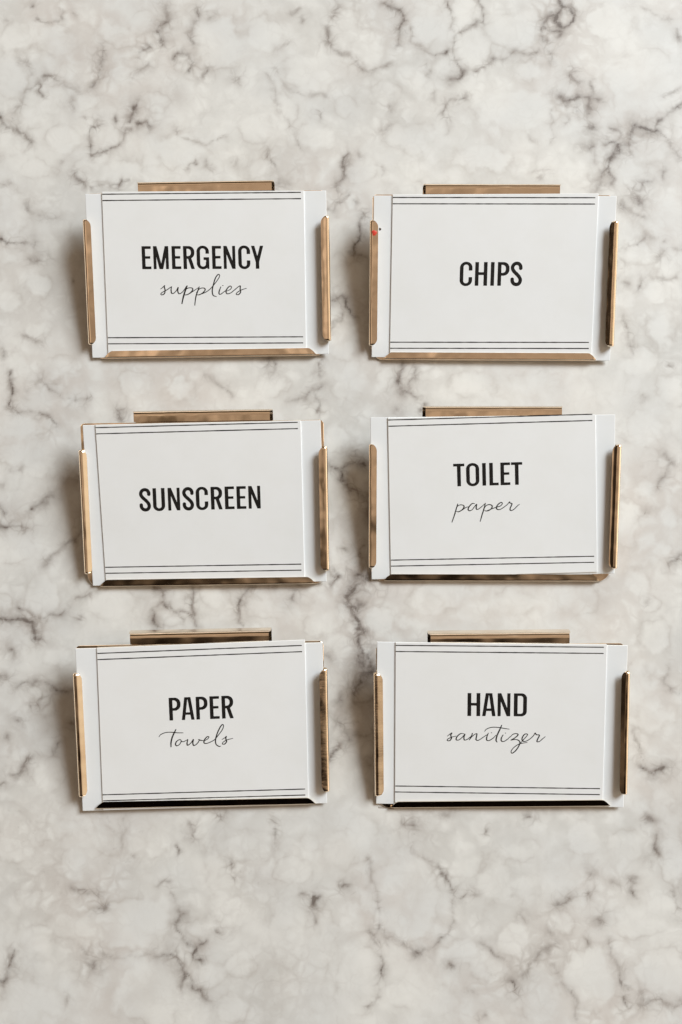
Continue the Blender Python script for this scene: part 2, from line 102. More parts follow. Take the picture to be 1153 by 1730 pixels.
VEINS = [(0.8,3.0,[(-69.0,196.1),(-67.3,191.0),(-69.3,187.7),(-70.5,185.8),(-68.8,181.5)]),(0.6,2.5,[(-55.9,195.4),(-55.4,192.7),(-57.0,189.4),(-58.6,187.0),(-58.1,183.6),(-56.9,181.3)]),(0.7,2.0,[(-63.7,174.6),(-62.8,177.0),(-60.5,177.9),(-57.7,176.7),(-56.6,173.6),(-57.7,171.3)]),(0.5,3.0,[(-52.2,170.5),(-53.1,168.4)]),(0.4,2.0,[(-51.0,192.5),(-49.2,192.7)]),(0.4,3.0,[(-77.9,177.4),(-76.3,178.6),(-74.0,179.6)]),(0.5,3.0,[(-92.3,179.6),(-93.6,174.6),(-93.3,168.2),(-96.1,163.9)]),(0.3,3.0,[(-74.6,172.9),(-77.8,170.5),(-80.9,167.9)]),(0.85,2.2,[(-114.3,168.4),(-110.6,168.2),(-108.5,167.2)]),(0.6,2.0,[(-116.5,166.0),(-115.3,163.0),(-114.8,161.3)]),(0.25,2.0,[(-107.8,166.3),(-105.3,163.9),(-99.8,162.2)]),(0.6,2.0,[(-104.5,159.9),(-105.1,158.0),(-104.0,155.6)]),(0.95,2.3,[(-78.7,158.9),(-79.8,155.6),(-80.7,152.3),(-81.1,150.0)]),(0.95,2.2,[(-77.9,148.8),(-75.2,150.0),(-72.7,148.3)]),(0.7,1.8,[(-81.0,146.7),(-83.8,145.7),(-84.4,142.7),(-88.4,138.9),(-91.6,137.8),(-96.1,137.8),(-97.1,141.8),(-96.2,145.0),(-93.1,148.3),(-90.2,150.0)]),(0.5,2.0,[(-86.1,152.3),(-85.4,150.0)]),(0.5,3.0,[(-92.5,151.6),(-91.1,151.2)]),(0.4,2.0,[(-98.0,152.8),(-97.7,151.9)]),(0.95,2.3,[(-131.2,152.6),(-129.6,150.7),(-127.2,148.3),(-124.0,146.7),(-119.8,142.9)]),(0.3,2.5,[(-125.8,154.9),(-122.7,158.9),(-121.2,163.0),(-116.5,166.3)]),(0.35,2.0,[(-123.6,176.2),(-120.5,172.9),(-119.1,168.9)]),(0.5,2.0,[(-117.6,192.0),(-117.1,191.8)]),(0.8,2.0,[(-108.6,192.5),(-108.2,192.2)]),(0.5,2.0,[(-120.5,197.8),(-119.1,197.8)]),(0.4,2.5,[(-130.4,191.5),(-129.0,191.3)]),(0.3,2.0,[(-103.6,193.7),(-102.9,193.2)]),(0.25,1.5,[(-117.1,191.0),(-113.8,189.4),(-110.0,190.3),(-108.4,192.5),(-107.8,195.4)]),(0.7,2.5,[(-100.7,128.9),(-99.0,125.6)]),(0.85,2.2,[(-88.2,125.6),(-85.0,125.8),(-82.5,127.5)]),(0.4,2.0,[(-107.8,134.5),(-107.1,134.3)]),(0.4,2.0,[(-91.3,126.3),(-95.8,124.4)]),(0.25,1.5,[(-64.0,146.7),(-60.1,144.3),(-56.0,142.7),(-52.1,141.0),(-47.4,142.7),(-43.5,143.9)]),(0.3,2.0,[(-52.1,136.1),(-52.9,132.8),(-48.8,131.2)]),(0.2,1.5,[(-55.2,136.8),(-58.6,130.7)]),(0.5,3.0,[(-41.7,168.4),(-41.2,167.5)]),(0.5,2.0,[(-16.6,196.1),(-18.7,193.7)]),(0.4,2.0,[(-14.6,191.8),(-14.6,190.8)]),(0.45,2.2,[(-1.5,198.7),(-3.8,192.7),(-5.8,187.7)]),(0.6,2.6,[(-5.8,187.7),(-5.4,182.9)]),(0.45,2.0,[(-5.4,182.9),(-3.1,180.3),(0.8,177.9),(4.0,174.6),(7.2,171.3),(10.4,170.8),(15.2,172.2),(17.9,173.6)]),(0.85,2.4,[(16.9,198.2),(20.1,196.1),(23.3,193.9),(24.2,191.0),(22.8,187.0),(21.2,181.5)]),(0.3,1.6,[(27.2,187.0),(27.8,182.9),(33.5,177.9),(36.9,176.2)]),(0.8,2.0,[(36.9,176.2),(40.6,177.9),(42.0,179.3)]),(0.55,1.7,[(41.5,199.4),(42.8,194.4),(43.4,188.7),(43.9,184.6),(44.1,179.6),(45.4,174.6)]),(0.95,2.4,[(45.4,174.6),(46.9,170.8),(45.3,168.9),(42.1,167.2)]),(0.5,1.6,[(43.9,184.6),(47.1,186.5),(51.0,188.7),(55.2,190.8),(54.5,196.1),(53.4,199.4)]),(0.4,2.0,[(33.5,172.9),(34.1,167.9)]),(0.65,2.0,[(38.8,154.0),(39.3,158.2),(42.1,159.6),(45.9,158.5),(47.5,159.6)]),(0.25,2.0,[(40.4,153.3),(41.0,146.7)]),(0.4,2.0,[(18.3,156.6),(18.3,154.9)]),(0.35,2.0,[(18.5,150.0),(16.7,147.4)]),(0.35,2.0,[(35.0,161.3),(35.2,159.9)]),(0.3,2.0,[(-9.0,154.2),(-8.1,152.3)]),(0.35,2.0,[(-18.9,181.3),(-24.6,179.6)]),(0.5,2.5,[(-39.8,168.9),(-39.6,167.0)]),(0.85,2.4,[(2.8,137.8),(1.2,134.5),(0.8,130.5)]),(0.6,2.4,[(0.8,130.5),(-1.5,127.2),(-2.1,124.0)]),(0.5,2.0,[(6.7,138.9),(6.7,138.0)]),(0.6,2.2,[(-39.3,133.8),(-39.3,132.8)]),(0.5,4.0,[(-23.7,128.4),(-23.2,127.0)]),(0.25,2.0,[(-28.9,138.9),(-26.6,133.8),(-23.7,128.4)]),(0.3,2.0,[(15.1,133.6),(15.1,131.9)]),(0.14,2.0,[(-25.2,171.3),(-22.0,165.6),(-14.2,161.3),(-4.7,160.6)]),(0.14,2.0,[(-28.4,168.9),(-24.5,156.6),(-18.8,146.7),(-14.2,139.4)]),(0.98,2.4,[(84.4,199.4),(85.5,196.6),(83.4,194.4),(82.7,191.0),(84.9,188.7),(88.2,190.3),(90.3,193.7),(88.3,196.1),(85.5,196.6)]),(0.85,2.6,[(83.4,194.4),(80.2,192.0),(77.9,190.3),(80.1,187.0),(84.2,187.0),(83.3,184.1)]),(0.65,2.4,[(77.9,190.3),(77.3,184.6),(79.3,182.0)]),(0.5,3.0,[(80.0,177.9),(80.8,174.6)]),(0.45,2.0,[(51.5,170.5),(56.1,172.9),(59.3,175.3),(64.2,177.0),(68.1,178.4),(72.2,177.4),(75.4,177.9)]),(0.8,4.0,[(88.7,169.6),(91.6,165.6)]),(0.85,2.8,[(83.8,161.3),(87.0,159.6),(90.8,160.1),(94.7,159.6),(95.6,156.6),(96.2,153.5)]),(0.65,2.2,[(94.7,159.6),(98.8,158.9),(100.4,158.9)]),(0.6,2.4,[(95.7,166.3),(97.3,162.2),(96.3,158.9)]),(0.3,2.0,[(90.8,160.1),(89.9,157.3),(91.4,154.0)]),(0.35,2.0,[(87.5,152.3),(86.3,150.0)]),(0.85,3.0,[(95.4,147.9),(97.0,147.4)]),(0.7,4.0,[(95.0,140.8),(97.3,141.8)]),(0.4,2.4,[(96.9,141.8),(97.4,134.5)]),(0.7,2.4,[(103.4,148.3),(107.2,147.4),(107.8,144.3),(106.2,141.8)]),(0.98,3.2,[(113.6,149.0),(116.3,147.4),(119.0,147.2),(122.2,146.2)]),(0.9,2.8,[(113.6,149.0),(112.1,145.0),(110.9,141.8),(107.1,141.0),(102.3,141.8)]),(0.6,2.2,[(122.2,146.2),(125.3,142.7),(127.5,139.6),(130.6,137.3)]),(0.5,2.4,[(131.1,158.2),(125.6,154.0),(122.7,150.7),(121.3,146.7)]),(0.25,2.0,[(131.3,163.7),(123.9,160.1)]),(0.9,3.0,[(107.1,141.0),(105.4,136.1),(103.0,132.8),(100.5,129.6),(98.1,126.3),(96.5,124.0)]),(0.85,2.4,[(103.0,131.2),(104.3,127.2),(102.9,124.7)]),(0.4,2.0,[(107.1,141.0),(110.8,137.8)]),(0.2,1.6,[(81.0,155.6),(81.0,143.4)]),(0.5,2.0,[(76.0,128.9),(76.4,128.9)]),(0.2,2.0,[(71.5,131.2),(80.8,131.2)]),(0.3,2.0,[(72.3,143.2),(73.9,142.5)]),(0.4,3.0,[(122.5,130.7),(122.4,128.6)]),(0.5,2.5,[(131.4,187.5),(131.4,185.1)]),(0.15,1.6,[(117.0,195.4),(124.0,192.7),(128.8,190.8)]),(0.9,2.0,[(-129.9,104.7),(-127.6,102.4)]),(0.6,1.8,[(-127.6,102.4),(-124.2,102.2),(-119.1,102.2)]),(0.4,3.0,[(-116.4,104.0),(-116.4,102.4)]),(0.3,2.0,[(-130.5,125.4),(-127.1,126.3)]),(0.3,2.4,[(-115.2,112.8),(-112.3,113.1),(-108.3,112.8)]),(0.3,3.0,[(-119.9,117.7),(-117.1,114.2)]),(0.6,1.5,[(-102.5,87.7),(-102.1,87.2)]),(0.5,2.0,[(-120.4,65.7),(-117.5,64.6),(-113.0,64.2)]),(0.4,2.0,[(-128.8,62.1),(-127.6,60.5)]),(0.88,2.0,[(-124.3,51.9),(-123.9,46.7),(-124.0,40.9),(-123.1,39.5)]),(0.45,1.8,[(-123.1,39.5),(-116.8,38.2),(-113.5,36.6)]),(0.8,2.0,[(-113.5,36.6),(-109.4,35.2),(-107.2,33.0),(-107.3,31.2)]),(0.3,4.0,[(-117.8,96.0),(-114.2,97.1)]),(0.55,3.0,[(-100.5,41.8),(-99.3,41.3)]),(0.25,2.0,[(-111.6,50.8),(-112.6,49.6),(-117.0,45.6)]),(0.35,2.0,[(-102.6,39.3),(-100.0,42.0),(-93.8,43.3)]),(0.5,2.6,[(-115.9,1.5),(-112.0,3.5),(-107.7,6.6)]),(0.65,2.4,[(-127.2,2.2),(-125.8,0.4)]),(0.7,2.4,[(-127.0,-5.1),(-123.7,-5.5),(-118.6,-5.1),(-116.4,-6.0)]),(0.4,2.0,[(-127.4,9.5),(-126.3,9.5)]),(0.3,2.0,[(-123.1,15.1),(-120.3,15.8)]),(0.5,3.0,[(-102.1,12.4),(-98.7,12.9)]),(0.6,3.0,[(-97.3,-3.5),(-96.2,-3.5)]),(0.3,3.0,[(-102.8,-13.0),(-107.6,-16.3),(-111.0,-20.3)]),(0.35,3.0,[(-102.8,-13.0),(-97.2,-8.0)]),(0.98,2.8,[(-126.1,-39.1),(-122.8,-39.7),(-118.2,-40.4),(-114.9,-41.9),(-112.6,-44.7),(-111.9,-47.6)]),(0.65,2.4,[(-119.0,-35.8),(-116.1,-38.6),(-112.1,-39.7),(-108.4,-38.6),(-104.5,-37.6),(-102.3,-36.5)]),(0.7,2.0,[(-97.7,-38.9),(-97.0,-39.1)]),(0.25,2.0,[(-102.3,-36.5),(-92.8,-30.4)]),(0.7,4.0,[(-121.4,-50.8),(-120.1,-51.7)]),(0.85,2.4,[(-125.5,-60.5),(-123.4,-60.8)]),(0.6,2.4,[(-119.3,-65.3),(-115.5,-63.3),(-111.6,-62.3),(-107.2,-64.2),(-103.2,-65.3),(-99.3,-65.9)]),(0.4,2.4,[(-108.8,-67.4),(-111.4,-70.4),(-114.2,-71.7)]),(0.9,2.0,[(-118.6,-76.7),(-118.2,-76.9)]),(0.65,2.0,[(-121.9,-82.7),(-122.1,-84.4)]),(0.85,2.2,[(-103.5,-84.4),(-104.3,-86.5),(-105.3,-88.0)]),(0.88,2.0,[(-112.9,-89.7),(-114.8,-91.8),(-115.4,-94.0),(-118.6,-95.9),(-121.3,-96.7)]),(0.6,2.0,[(-124.5,-99.9),(-122.3,-99.5)]),(0.4,3.0,[(-98.6,-77.3),(-98.6,-78.6)]),(0.5,2.0,[(1.2,131.7),(-0.8,128.6),(-2.2,125.8),(-1.2,123.3),(0.1,122.8)]),(0.4,2.0,[(-5.1,116.5),(-3.5,115.6),(-1.7,119.1),(3.1,121.4)]),(0.4,2.4,[(5.5,118.4),(6.2,117.7)]),(0.85,2.2,[(9.8,114.7),(8.2,111.7),(7.8,107.0),(5.7,102.2),(5.5,98.3),(7.8,96.9),(10.5,96.0)]),(0.9,2.8,[(-4.4,80.6),(0.1,82.2),(1.7,80.6),(1.2,77.8),(3.5,75.3),(5.3,74.9)]),(0.6,2.4,[(-1.2,73.9),(-3.9,70.1),(-3.5,68.7)]),(0.65,2.6,[(-84.2,38.4),(-82.5,34.6)]),(0.6,4.0,[(-27.1,56.7),(-24.9,54.8)]),(0.5,2.0,[(-8.1,57.1),(-9.3,52.6)]),(0.85,2.4,[(-7.7,47.6),(-11.5,45.4),(-13.7,43.1)]),(0.65,2.2,[(-11.5,45.4),(-8.6,41.3),(-8.1,36.8)]),(0.3,2.0,[(-13.7,43.1),(-20.4,41.3)]),(0.25,2.0,[(-111.7,49.2),(-100.4,41.3),(-93.8,43.1)]),(0.2,2.0,[(-50.5,51.5),(-44.9,46.9),(-40.4,44.7)]),(0.85,2.4,[(23.3,56.4),(22.2,50.1),(23.3,46.3),(27.1,45.6),(29.5,43.1)]),(0.95,4.0,[(23.0,46.5),(24.4,45.8)]),(0.55,2.0,[(27.8,55.3),(28.4,51.5),(25.9,46.3)]),(0.75,2.0,[(30.8,40.0),(30.1,37.5)]),(0.4,3.0,[(21.9,39.1),(21.9,37.9)]),(0.85,2.4,[(-69.2,-28.6),(-65.4,-30.4),(-64.9,-34.1),(-69.7,-35.8),(-69.7,-38.9),(-67.9,-42.6)]),(0.85,2.2,[(-64.9,-35.2),(-58.1,-38.2),(-54.6,-40.2),(-53.2,-42.6)]),(0.85,2.6,[(-54.7,-28.6),(-55.1,-32.3),(-55.7,-36.5),(-54.6,-40.2)]),(0.5,2.0,[(-60.5,-36.5),(-59.4,-41.3)]),(0.75,2.0,[(-33.9,-28.6),(-35.8,-31.7),(-38.6,-35.2),(-38.6,-40.2),(-36.2,-42.6)]),(0.5,2.0,[(-33.9,-28.6),(-29.0,-28.6),(-24.2,-27.9)]),(0.65,3.0,[(-17.0,-29.3),(-18.1,-32.8)]),(0.7,3.0,[(-4.5,-22.7),(-2.1,-25.1),(-3.8,-27.9)]),(0.98,6.0,[(6.0,-24.4),(10.0,-25.5)]),(0.98,3.6,[(6.5,-27.3),(2.5,-30.8),(3.0,-34.1),(5.8,-35.2),(6.9,-34.1)]),(0.98,3.4,[(3.0,-34.1),(5.4,-38.6),(7.3,-42.1),(8.2,-44.3),(5.8,-46.5),(6.2,-49.3),(7.3,-52.1)]),(0.98,5.0,[(7.5,-52.8),(8.2,-58.4),(11.0,-60.1)]),(0.98,6.0,[(9.7,-52.8),(10.4,-57.5)]),(0.95,3.6,[(8.2,-58.4),(7.5,-62.9),(4.7,-66.8),(5.3,-68.9),(8.2,-68.9)]),(0.8,3.6,[(9.9,-68.9),(12.1,-68.5)]),(0.5,3.0,[(-1.0,-68.9),(0.3,-69.2)]),(0.5,2.4,[(-5.6,-52.8),(-2.9,-54.9)]),(0.7,3.0,[(0.8,-76.9),(1.2,-80.7),(2.9,-84.2)]),(0.4,3.0,[(4.7,-82.9),(12.0,-81.8)]),(0.8,3.0,[(-1.0,-86.3),(-3.8,-89.7),(-3.4,-91.2)]),(0.5,3.0,[(9.0,-91.6),(10.3,-92.3)]),(0.85,2.0,[(5.2,21.8),(5.2,20.9)]),(0.75,2.4,[(-5.0,17.5),(-0.6,16.0),(2.5,17.5),(6.3,18.2),(9.0,16.4)]),(0.8,2.4,[(-0.6,16.0),(1.4,12.6),(4.3,8.9),(7.4,5.8),(9.6,4.7)]),(0.7,3.4,[(9.6,6.9),(9.6,1.3),(10.0,-4.0)]),(0.7,2.4,[(8.0,-11.5),(6.3,-13.7),(7.4,-16.8)]),(0.6,2.4,[(0.8,-14.6),(3.0,-15.0)]),(0.7,3.0,[(-3.2,-21.6),(-0.8,-23.8),(-3.8,-27.1)]),(0.5,3.0,[(109.9,124.0),(113.7,122.8),(114.6,125.6),(118.1,127.5)]),(0.75,4.0,[(112.5,120.0),(113.4,119.1)]),(0.5,2.8,[(105.9,118.4),(108.5,114.9),(111.6,113.3),(115.5,113.3)]),(0.5,2.4,[(122.2,129.6),(123.1,127.9)]),(0.65,2.0,[(112.5,103.1),(116.0,105.4),(117.5,104.3)]),(0.3,2.0,[(106.4,101.5),(112.5,103.1)]),(0.45,2.0,[(123.4,104.0),(124.3,104.3)]),(0.7,2.4,[(123.0,99.2),(121.2,97.1)]),(0.4,2.0,[(128.0,100.3),(129.1,100.3)]),(0.6,2.2,[(107.7,87.2),(108.6,87.2)]),(0.3,3.0,[(105.8,94.3),(105.8,93.0)]),(0.35,2.4,[(112.8,84.7),(114.9,89.3)]),(0.2,2.0,[(118.3,89.7),(127.5,89.7)]),(0.4,3.0,[(105.4,74.2),(107.5,69.8),(108.5,64.8),(110.0,61.0)]),(0.45,2.4,[(123.7,56.0),(124.6,56.0)]),(0.3,2.4,[(112.9,43.3),(114.0,42.2)]),(0.45,2.6,[(120.0,21.6),(122.5,18.0),(119.1,11.5),(117.7,8.6)]),(0.45,2.0,[(113.0,0.4),(113.5,0.2)]),(0.65,2.6,[(121.6,-19.8),(126.3,-16.1)]),(0.3,3.0,[(112.5,-33.6),(113.6,-33.6)]),(0.35,2.0,[(119.8,-57.1),(118.3,-62.5),(124.1,-67.0)]),(0.85,3.0,[(109.7,-93.7),(114.2,-95.4),(118.8,-92.7)]),(0.3,2.0,[(107.2,-80.3),(110.7,-91.0)]),(0.75,2.6,[(111.7,-112.0),(112.5,-112.4)]),(0.85,3.0,[(-44.7,-109.9),(-43.6,-110.3)]),(0.4,2.4,[(-54.6,-113.9),(-54.3,-118.9)]),(0.45,2.0,[(-59.0,-121.9),(-57.9,-124.0)]),(0.25,2.0,[(-78.5,-112.4),(-78.8,-123.3)]),(0.4,2.0,[(-75.9,-125.2),(-75.1,-125.7)]),(0.45,2.0,[(-40.3,-125.4),(-39.4,-128.4)]),(0.5,2.0,[(-64.8,-135.7),(-61.8,-134.9)]),(0.3,2.0,[(-60.7,-138.6),(-59.8,-139.7)]),(0.65,2.2,[(-87.6,-143.6),(-84.4,-142.6)]),(0.3,2.0,[(-98.2,-137.2),(-93.7,-137.8),(-85.5,-139.3)]),(0.9,2.4,[(-58.1,-144.3),(-56.1,-145.7),(-58.0,-149.5),(-58.6,-151.5),(-56.9,-155.9)]),(0.75,2.4,[(-56.9,-155.9),(-51.9,-156.5),(-49.0,-155.1)]),(0.75,2.4,[(-51.9,-156.5),(-53.4,-160.9),(-50.4,-162.3)]),(0.85,3.0,[(-45.8,-151.3),(-44.7,-151.9)]),(0.9,2.6,[(-66.0,-160.2),(-61.5,-159.8),(-58.5,-163.7),(-56.3,-166.6),(-53.9,-168.7),(-53.3,-172.4),(-50.3,-172.4),(-48.8,-174.9)]),(0.6,2.0,[(-56.3,-167.3),(-56.9,-173.8)]),(0.5,2.0,[(-56.8,-160.2),(-56.3,-165.8)]),(0.85,4.0,[(-90.2,-163.5),(-88.7,-163.1)]),(0.4,2.0,[(-93.3,-158.8),(-91.1,-160.9)]),(0.88,2.4,[(-117.4,-158.8),(-118.3,-163.1),(-119.3,-166.6),(-121.5,-171.0)]),(0.2,2.0,[(-87.3,-160.2),(-81.5,-161.5),(-71.1,-160.9),(-66.6,-160.2)]),(0.3,2.0,[(-97.8,-175.3),(-97.0,-176.5)]),(0.4,2.0,[(-37.9,-132.4),(-37.2,-133.4)]),(0.4,2.0,[(-25.1,-110.9),(-24.6,-119.6),(-23.5,-124.0)]),(0.85,2.4,[(-13.8,-138.6),(-10.2,-139.9),(-6.5,-139.7)]),(0.98,2.6,[(-9.5,-139.3),(-9.7,-142.6)]),(0.3,2.0,[(-9.3,-145.9),(-9.3,-149.0)]),(0.9,2.0,[(0.8,-135.9),(3.5,-136.7)]),(0.85,3.0,[(23.4,-114.5),(27.2,-115.6)]),(0.5,3.0,[(34.6,-110.1),(39.1,-110.1)]),(0.28,1.8,[(10.0,-126.9),(11.5,-136.3),(12.9,-144.3),(13.1,-149.5),(17.4,-153.4),(22.5,-156.5),(28.0,-158.4),(35.7,-155.9),(40.3,-148.6),(41.2,-137.8),(38.3,-133.4),(34.4,-129.0),(30.2,-125.9),(25.3,-122.5)]),(0.75,2.0,[(34.4,-129.0),(38.9,-134.2)]),(0.75,3.0,[(27.6,-158.4),(28.7,-158.6)]),(0.6,2.4,[(16.5,-153.2),(17.4,-153.6)]),(0.5,2.4,[(13.1,-148.2),(13.1,-150.1)]),(0.4,2.0,[(9.9,-151.5),(14.0,-155.1)]),(0.6,2.4,[(14.0,-160.2),(14.6,-166.6)]),(0.5,2.4,[(39.5,-163.1),(40.2,-163.1)]),(0.18,2.0,[(13.9,-170.1),(9.2,-178.8)]),(0.7,3.0,[(67.5,-110.9),(68.4,-111.1)]),(0.4,2.4,[(51.8,-116.0),(52.6,-115.1)]),(0.85,2.6,[(111.7,-112.4),(112.3,-112.8)]),(0.85,2.8,[(114.1,-118.9),(114.7,-121.9),(116.1,-124.0)]),(0.6,2.4,[(112.2,-126.1),(112.6,-127.3)]),(0.5,2.4,[(106.2,-133.4),(104.0,-138.6),(107.0,-139.3)]),(0.5,3.0,[(120.2,-138.8),(122.2,-144.3)]),(0.35,3.0,[(89.6,-130.5),(90.4,-130.9)]),(0.4,2.6,[(98.0,-135.7),(98.9,-136.1)]),(0.6,2.4,[(89.6,-137.8),(90.3,-138.8)]),(0.5,2.0,[(43.4,-139.3),(45.9,-137.8),(48.5,-138.6)]),(0.6,2.0,[(37.8,-132.8),(40.8,-137.2)]),(0.85,2.6,[(78.6,-142.2),(82.3,-140.7)]),(0.8,2.4,[(76.1,-151.7),(77.0,-152.6)]),(0.85,2.8,[(93.1,-147.0),(94.3,-148.8)]),(0.6,2.4,[(88.3,-154.6),(88.7,-155.5)]),(0.4,2.4,[(64.9,-146.5),(65.5,-147.0)]),(0.35,2.0,[(50.2,-155.9),(57.7,-160.9),(61.3,-162.7)]),(0.95,2.6,[(61.8,-168.7),(62.6,-171.2)]),(0.6,2.4,[(39.9,-163.1),(40.6,-163.3)]),(0.45,3.0,[(77.6,-155.9),(70.9,-160.9),(65.7,-166.6)]),(0.45,2.4,[(97.6,-155.9),(99.6,-163.1),(101.8,-170.1),(102.1,-175.3)]),(0.95,2.6,[(101.9,-174.5),(103.1,-177.9)]),(0.6,2.4,[(103.1,-170.5),(103.7,-171.4)]),(0.45,2.6,[(107.7,-173.0),(108.6,-177.3),(114.2,-175.9),(119.2,-179.4),(121.8,-177.3)]),(0.2,2.0,[(77.4,-163.1),(78.8,-170.1),(83.2,-175.9),(84.6,-181.6)]),(0.5,2.0,[(50.4,-182.0),(50.8,-182.0)]),(0.4,2.0,[(46.5,-172.4),(46.9,-172.6)])]
BLOBS = [(0.4,3.1,-63.5,161.3),(0.5,3.5,-92.8,168.4),(0.5,3.1,-126.6,152.3),(0.4,5.3,81.1,189.8),(0.5,4.4,96.5,158.5),(0.5,6.6,111.0,144.8),(0.5,4.4,100.0,128.4),(0.4,5.3,-69.1,188.7),(0.35,6.6,-76.6,154.2),(0.3,6.6,-56.4,175.5),(0.35,4.8,-16.7,-51.5),(0.4,4.4,4.1,77.6),(0.6,4.8,-112.9,-41.7),(0.4,6.6,-120.5,-1.1),(0.35,8.8,-107.9,-68.7),(0.5,4.8,7.3,-31.9),(0.6,6.6,7.7,-55.8),(0.4,6.6,2.9,-75.2),(0.35,6.6,5.2,1.1),(0.5,3.5,-51.5,-157.3),(0.4,3.5,-55.7,-165.6),(0.3,13.2,-20.5,-167.7),(0.3,13.2,-104.2,-136.5),(0.35,11.0,-115.5,-115.6),(0.3,11.0,-81.0,-119.8),(0.3,13.2,-31.4,-132.4),(0.3,8.8,26.6,-115.6),(0.25,13.2,60.3,-167.7),(0.3,6.6,104.8,-175.9),(0.3,6.6,73.4,-149.0),(0.25,6.6,97.2,-134.4),(0.3,6.6,112.7,119.1),(0.25,6.6,118.1,18.9),(0.3,5.3,114.3,-94.4),(0.3,5.3,23.5,46.9),(0.3,6.6,-67.1,-36.2),(0.3,5.7,-38.6,-36.2),(0.3,6.6,-115.1,48.1),(0.2,8.8,-24.1,130.7),(0.2,11.0,19.0,154.2),(0.25,6.6,39.5,158.9)]
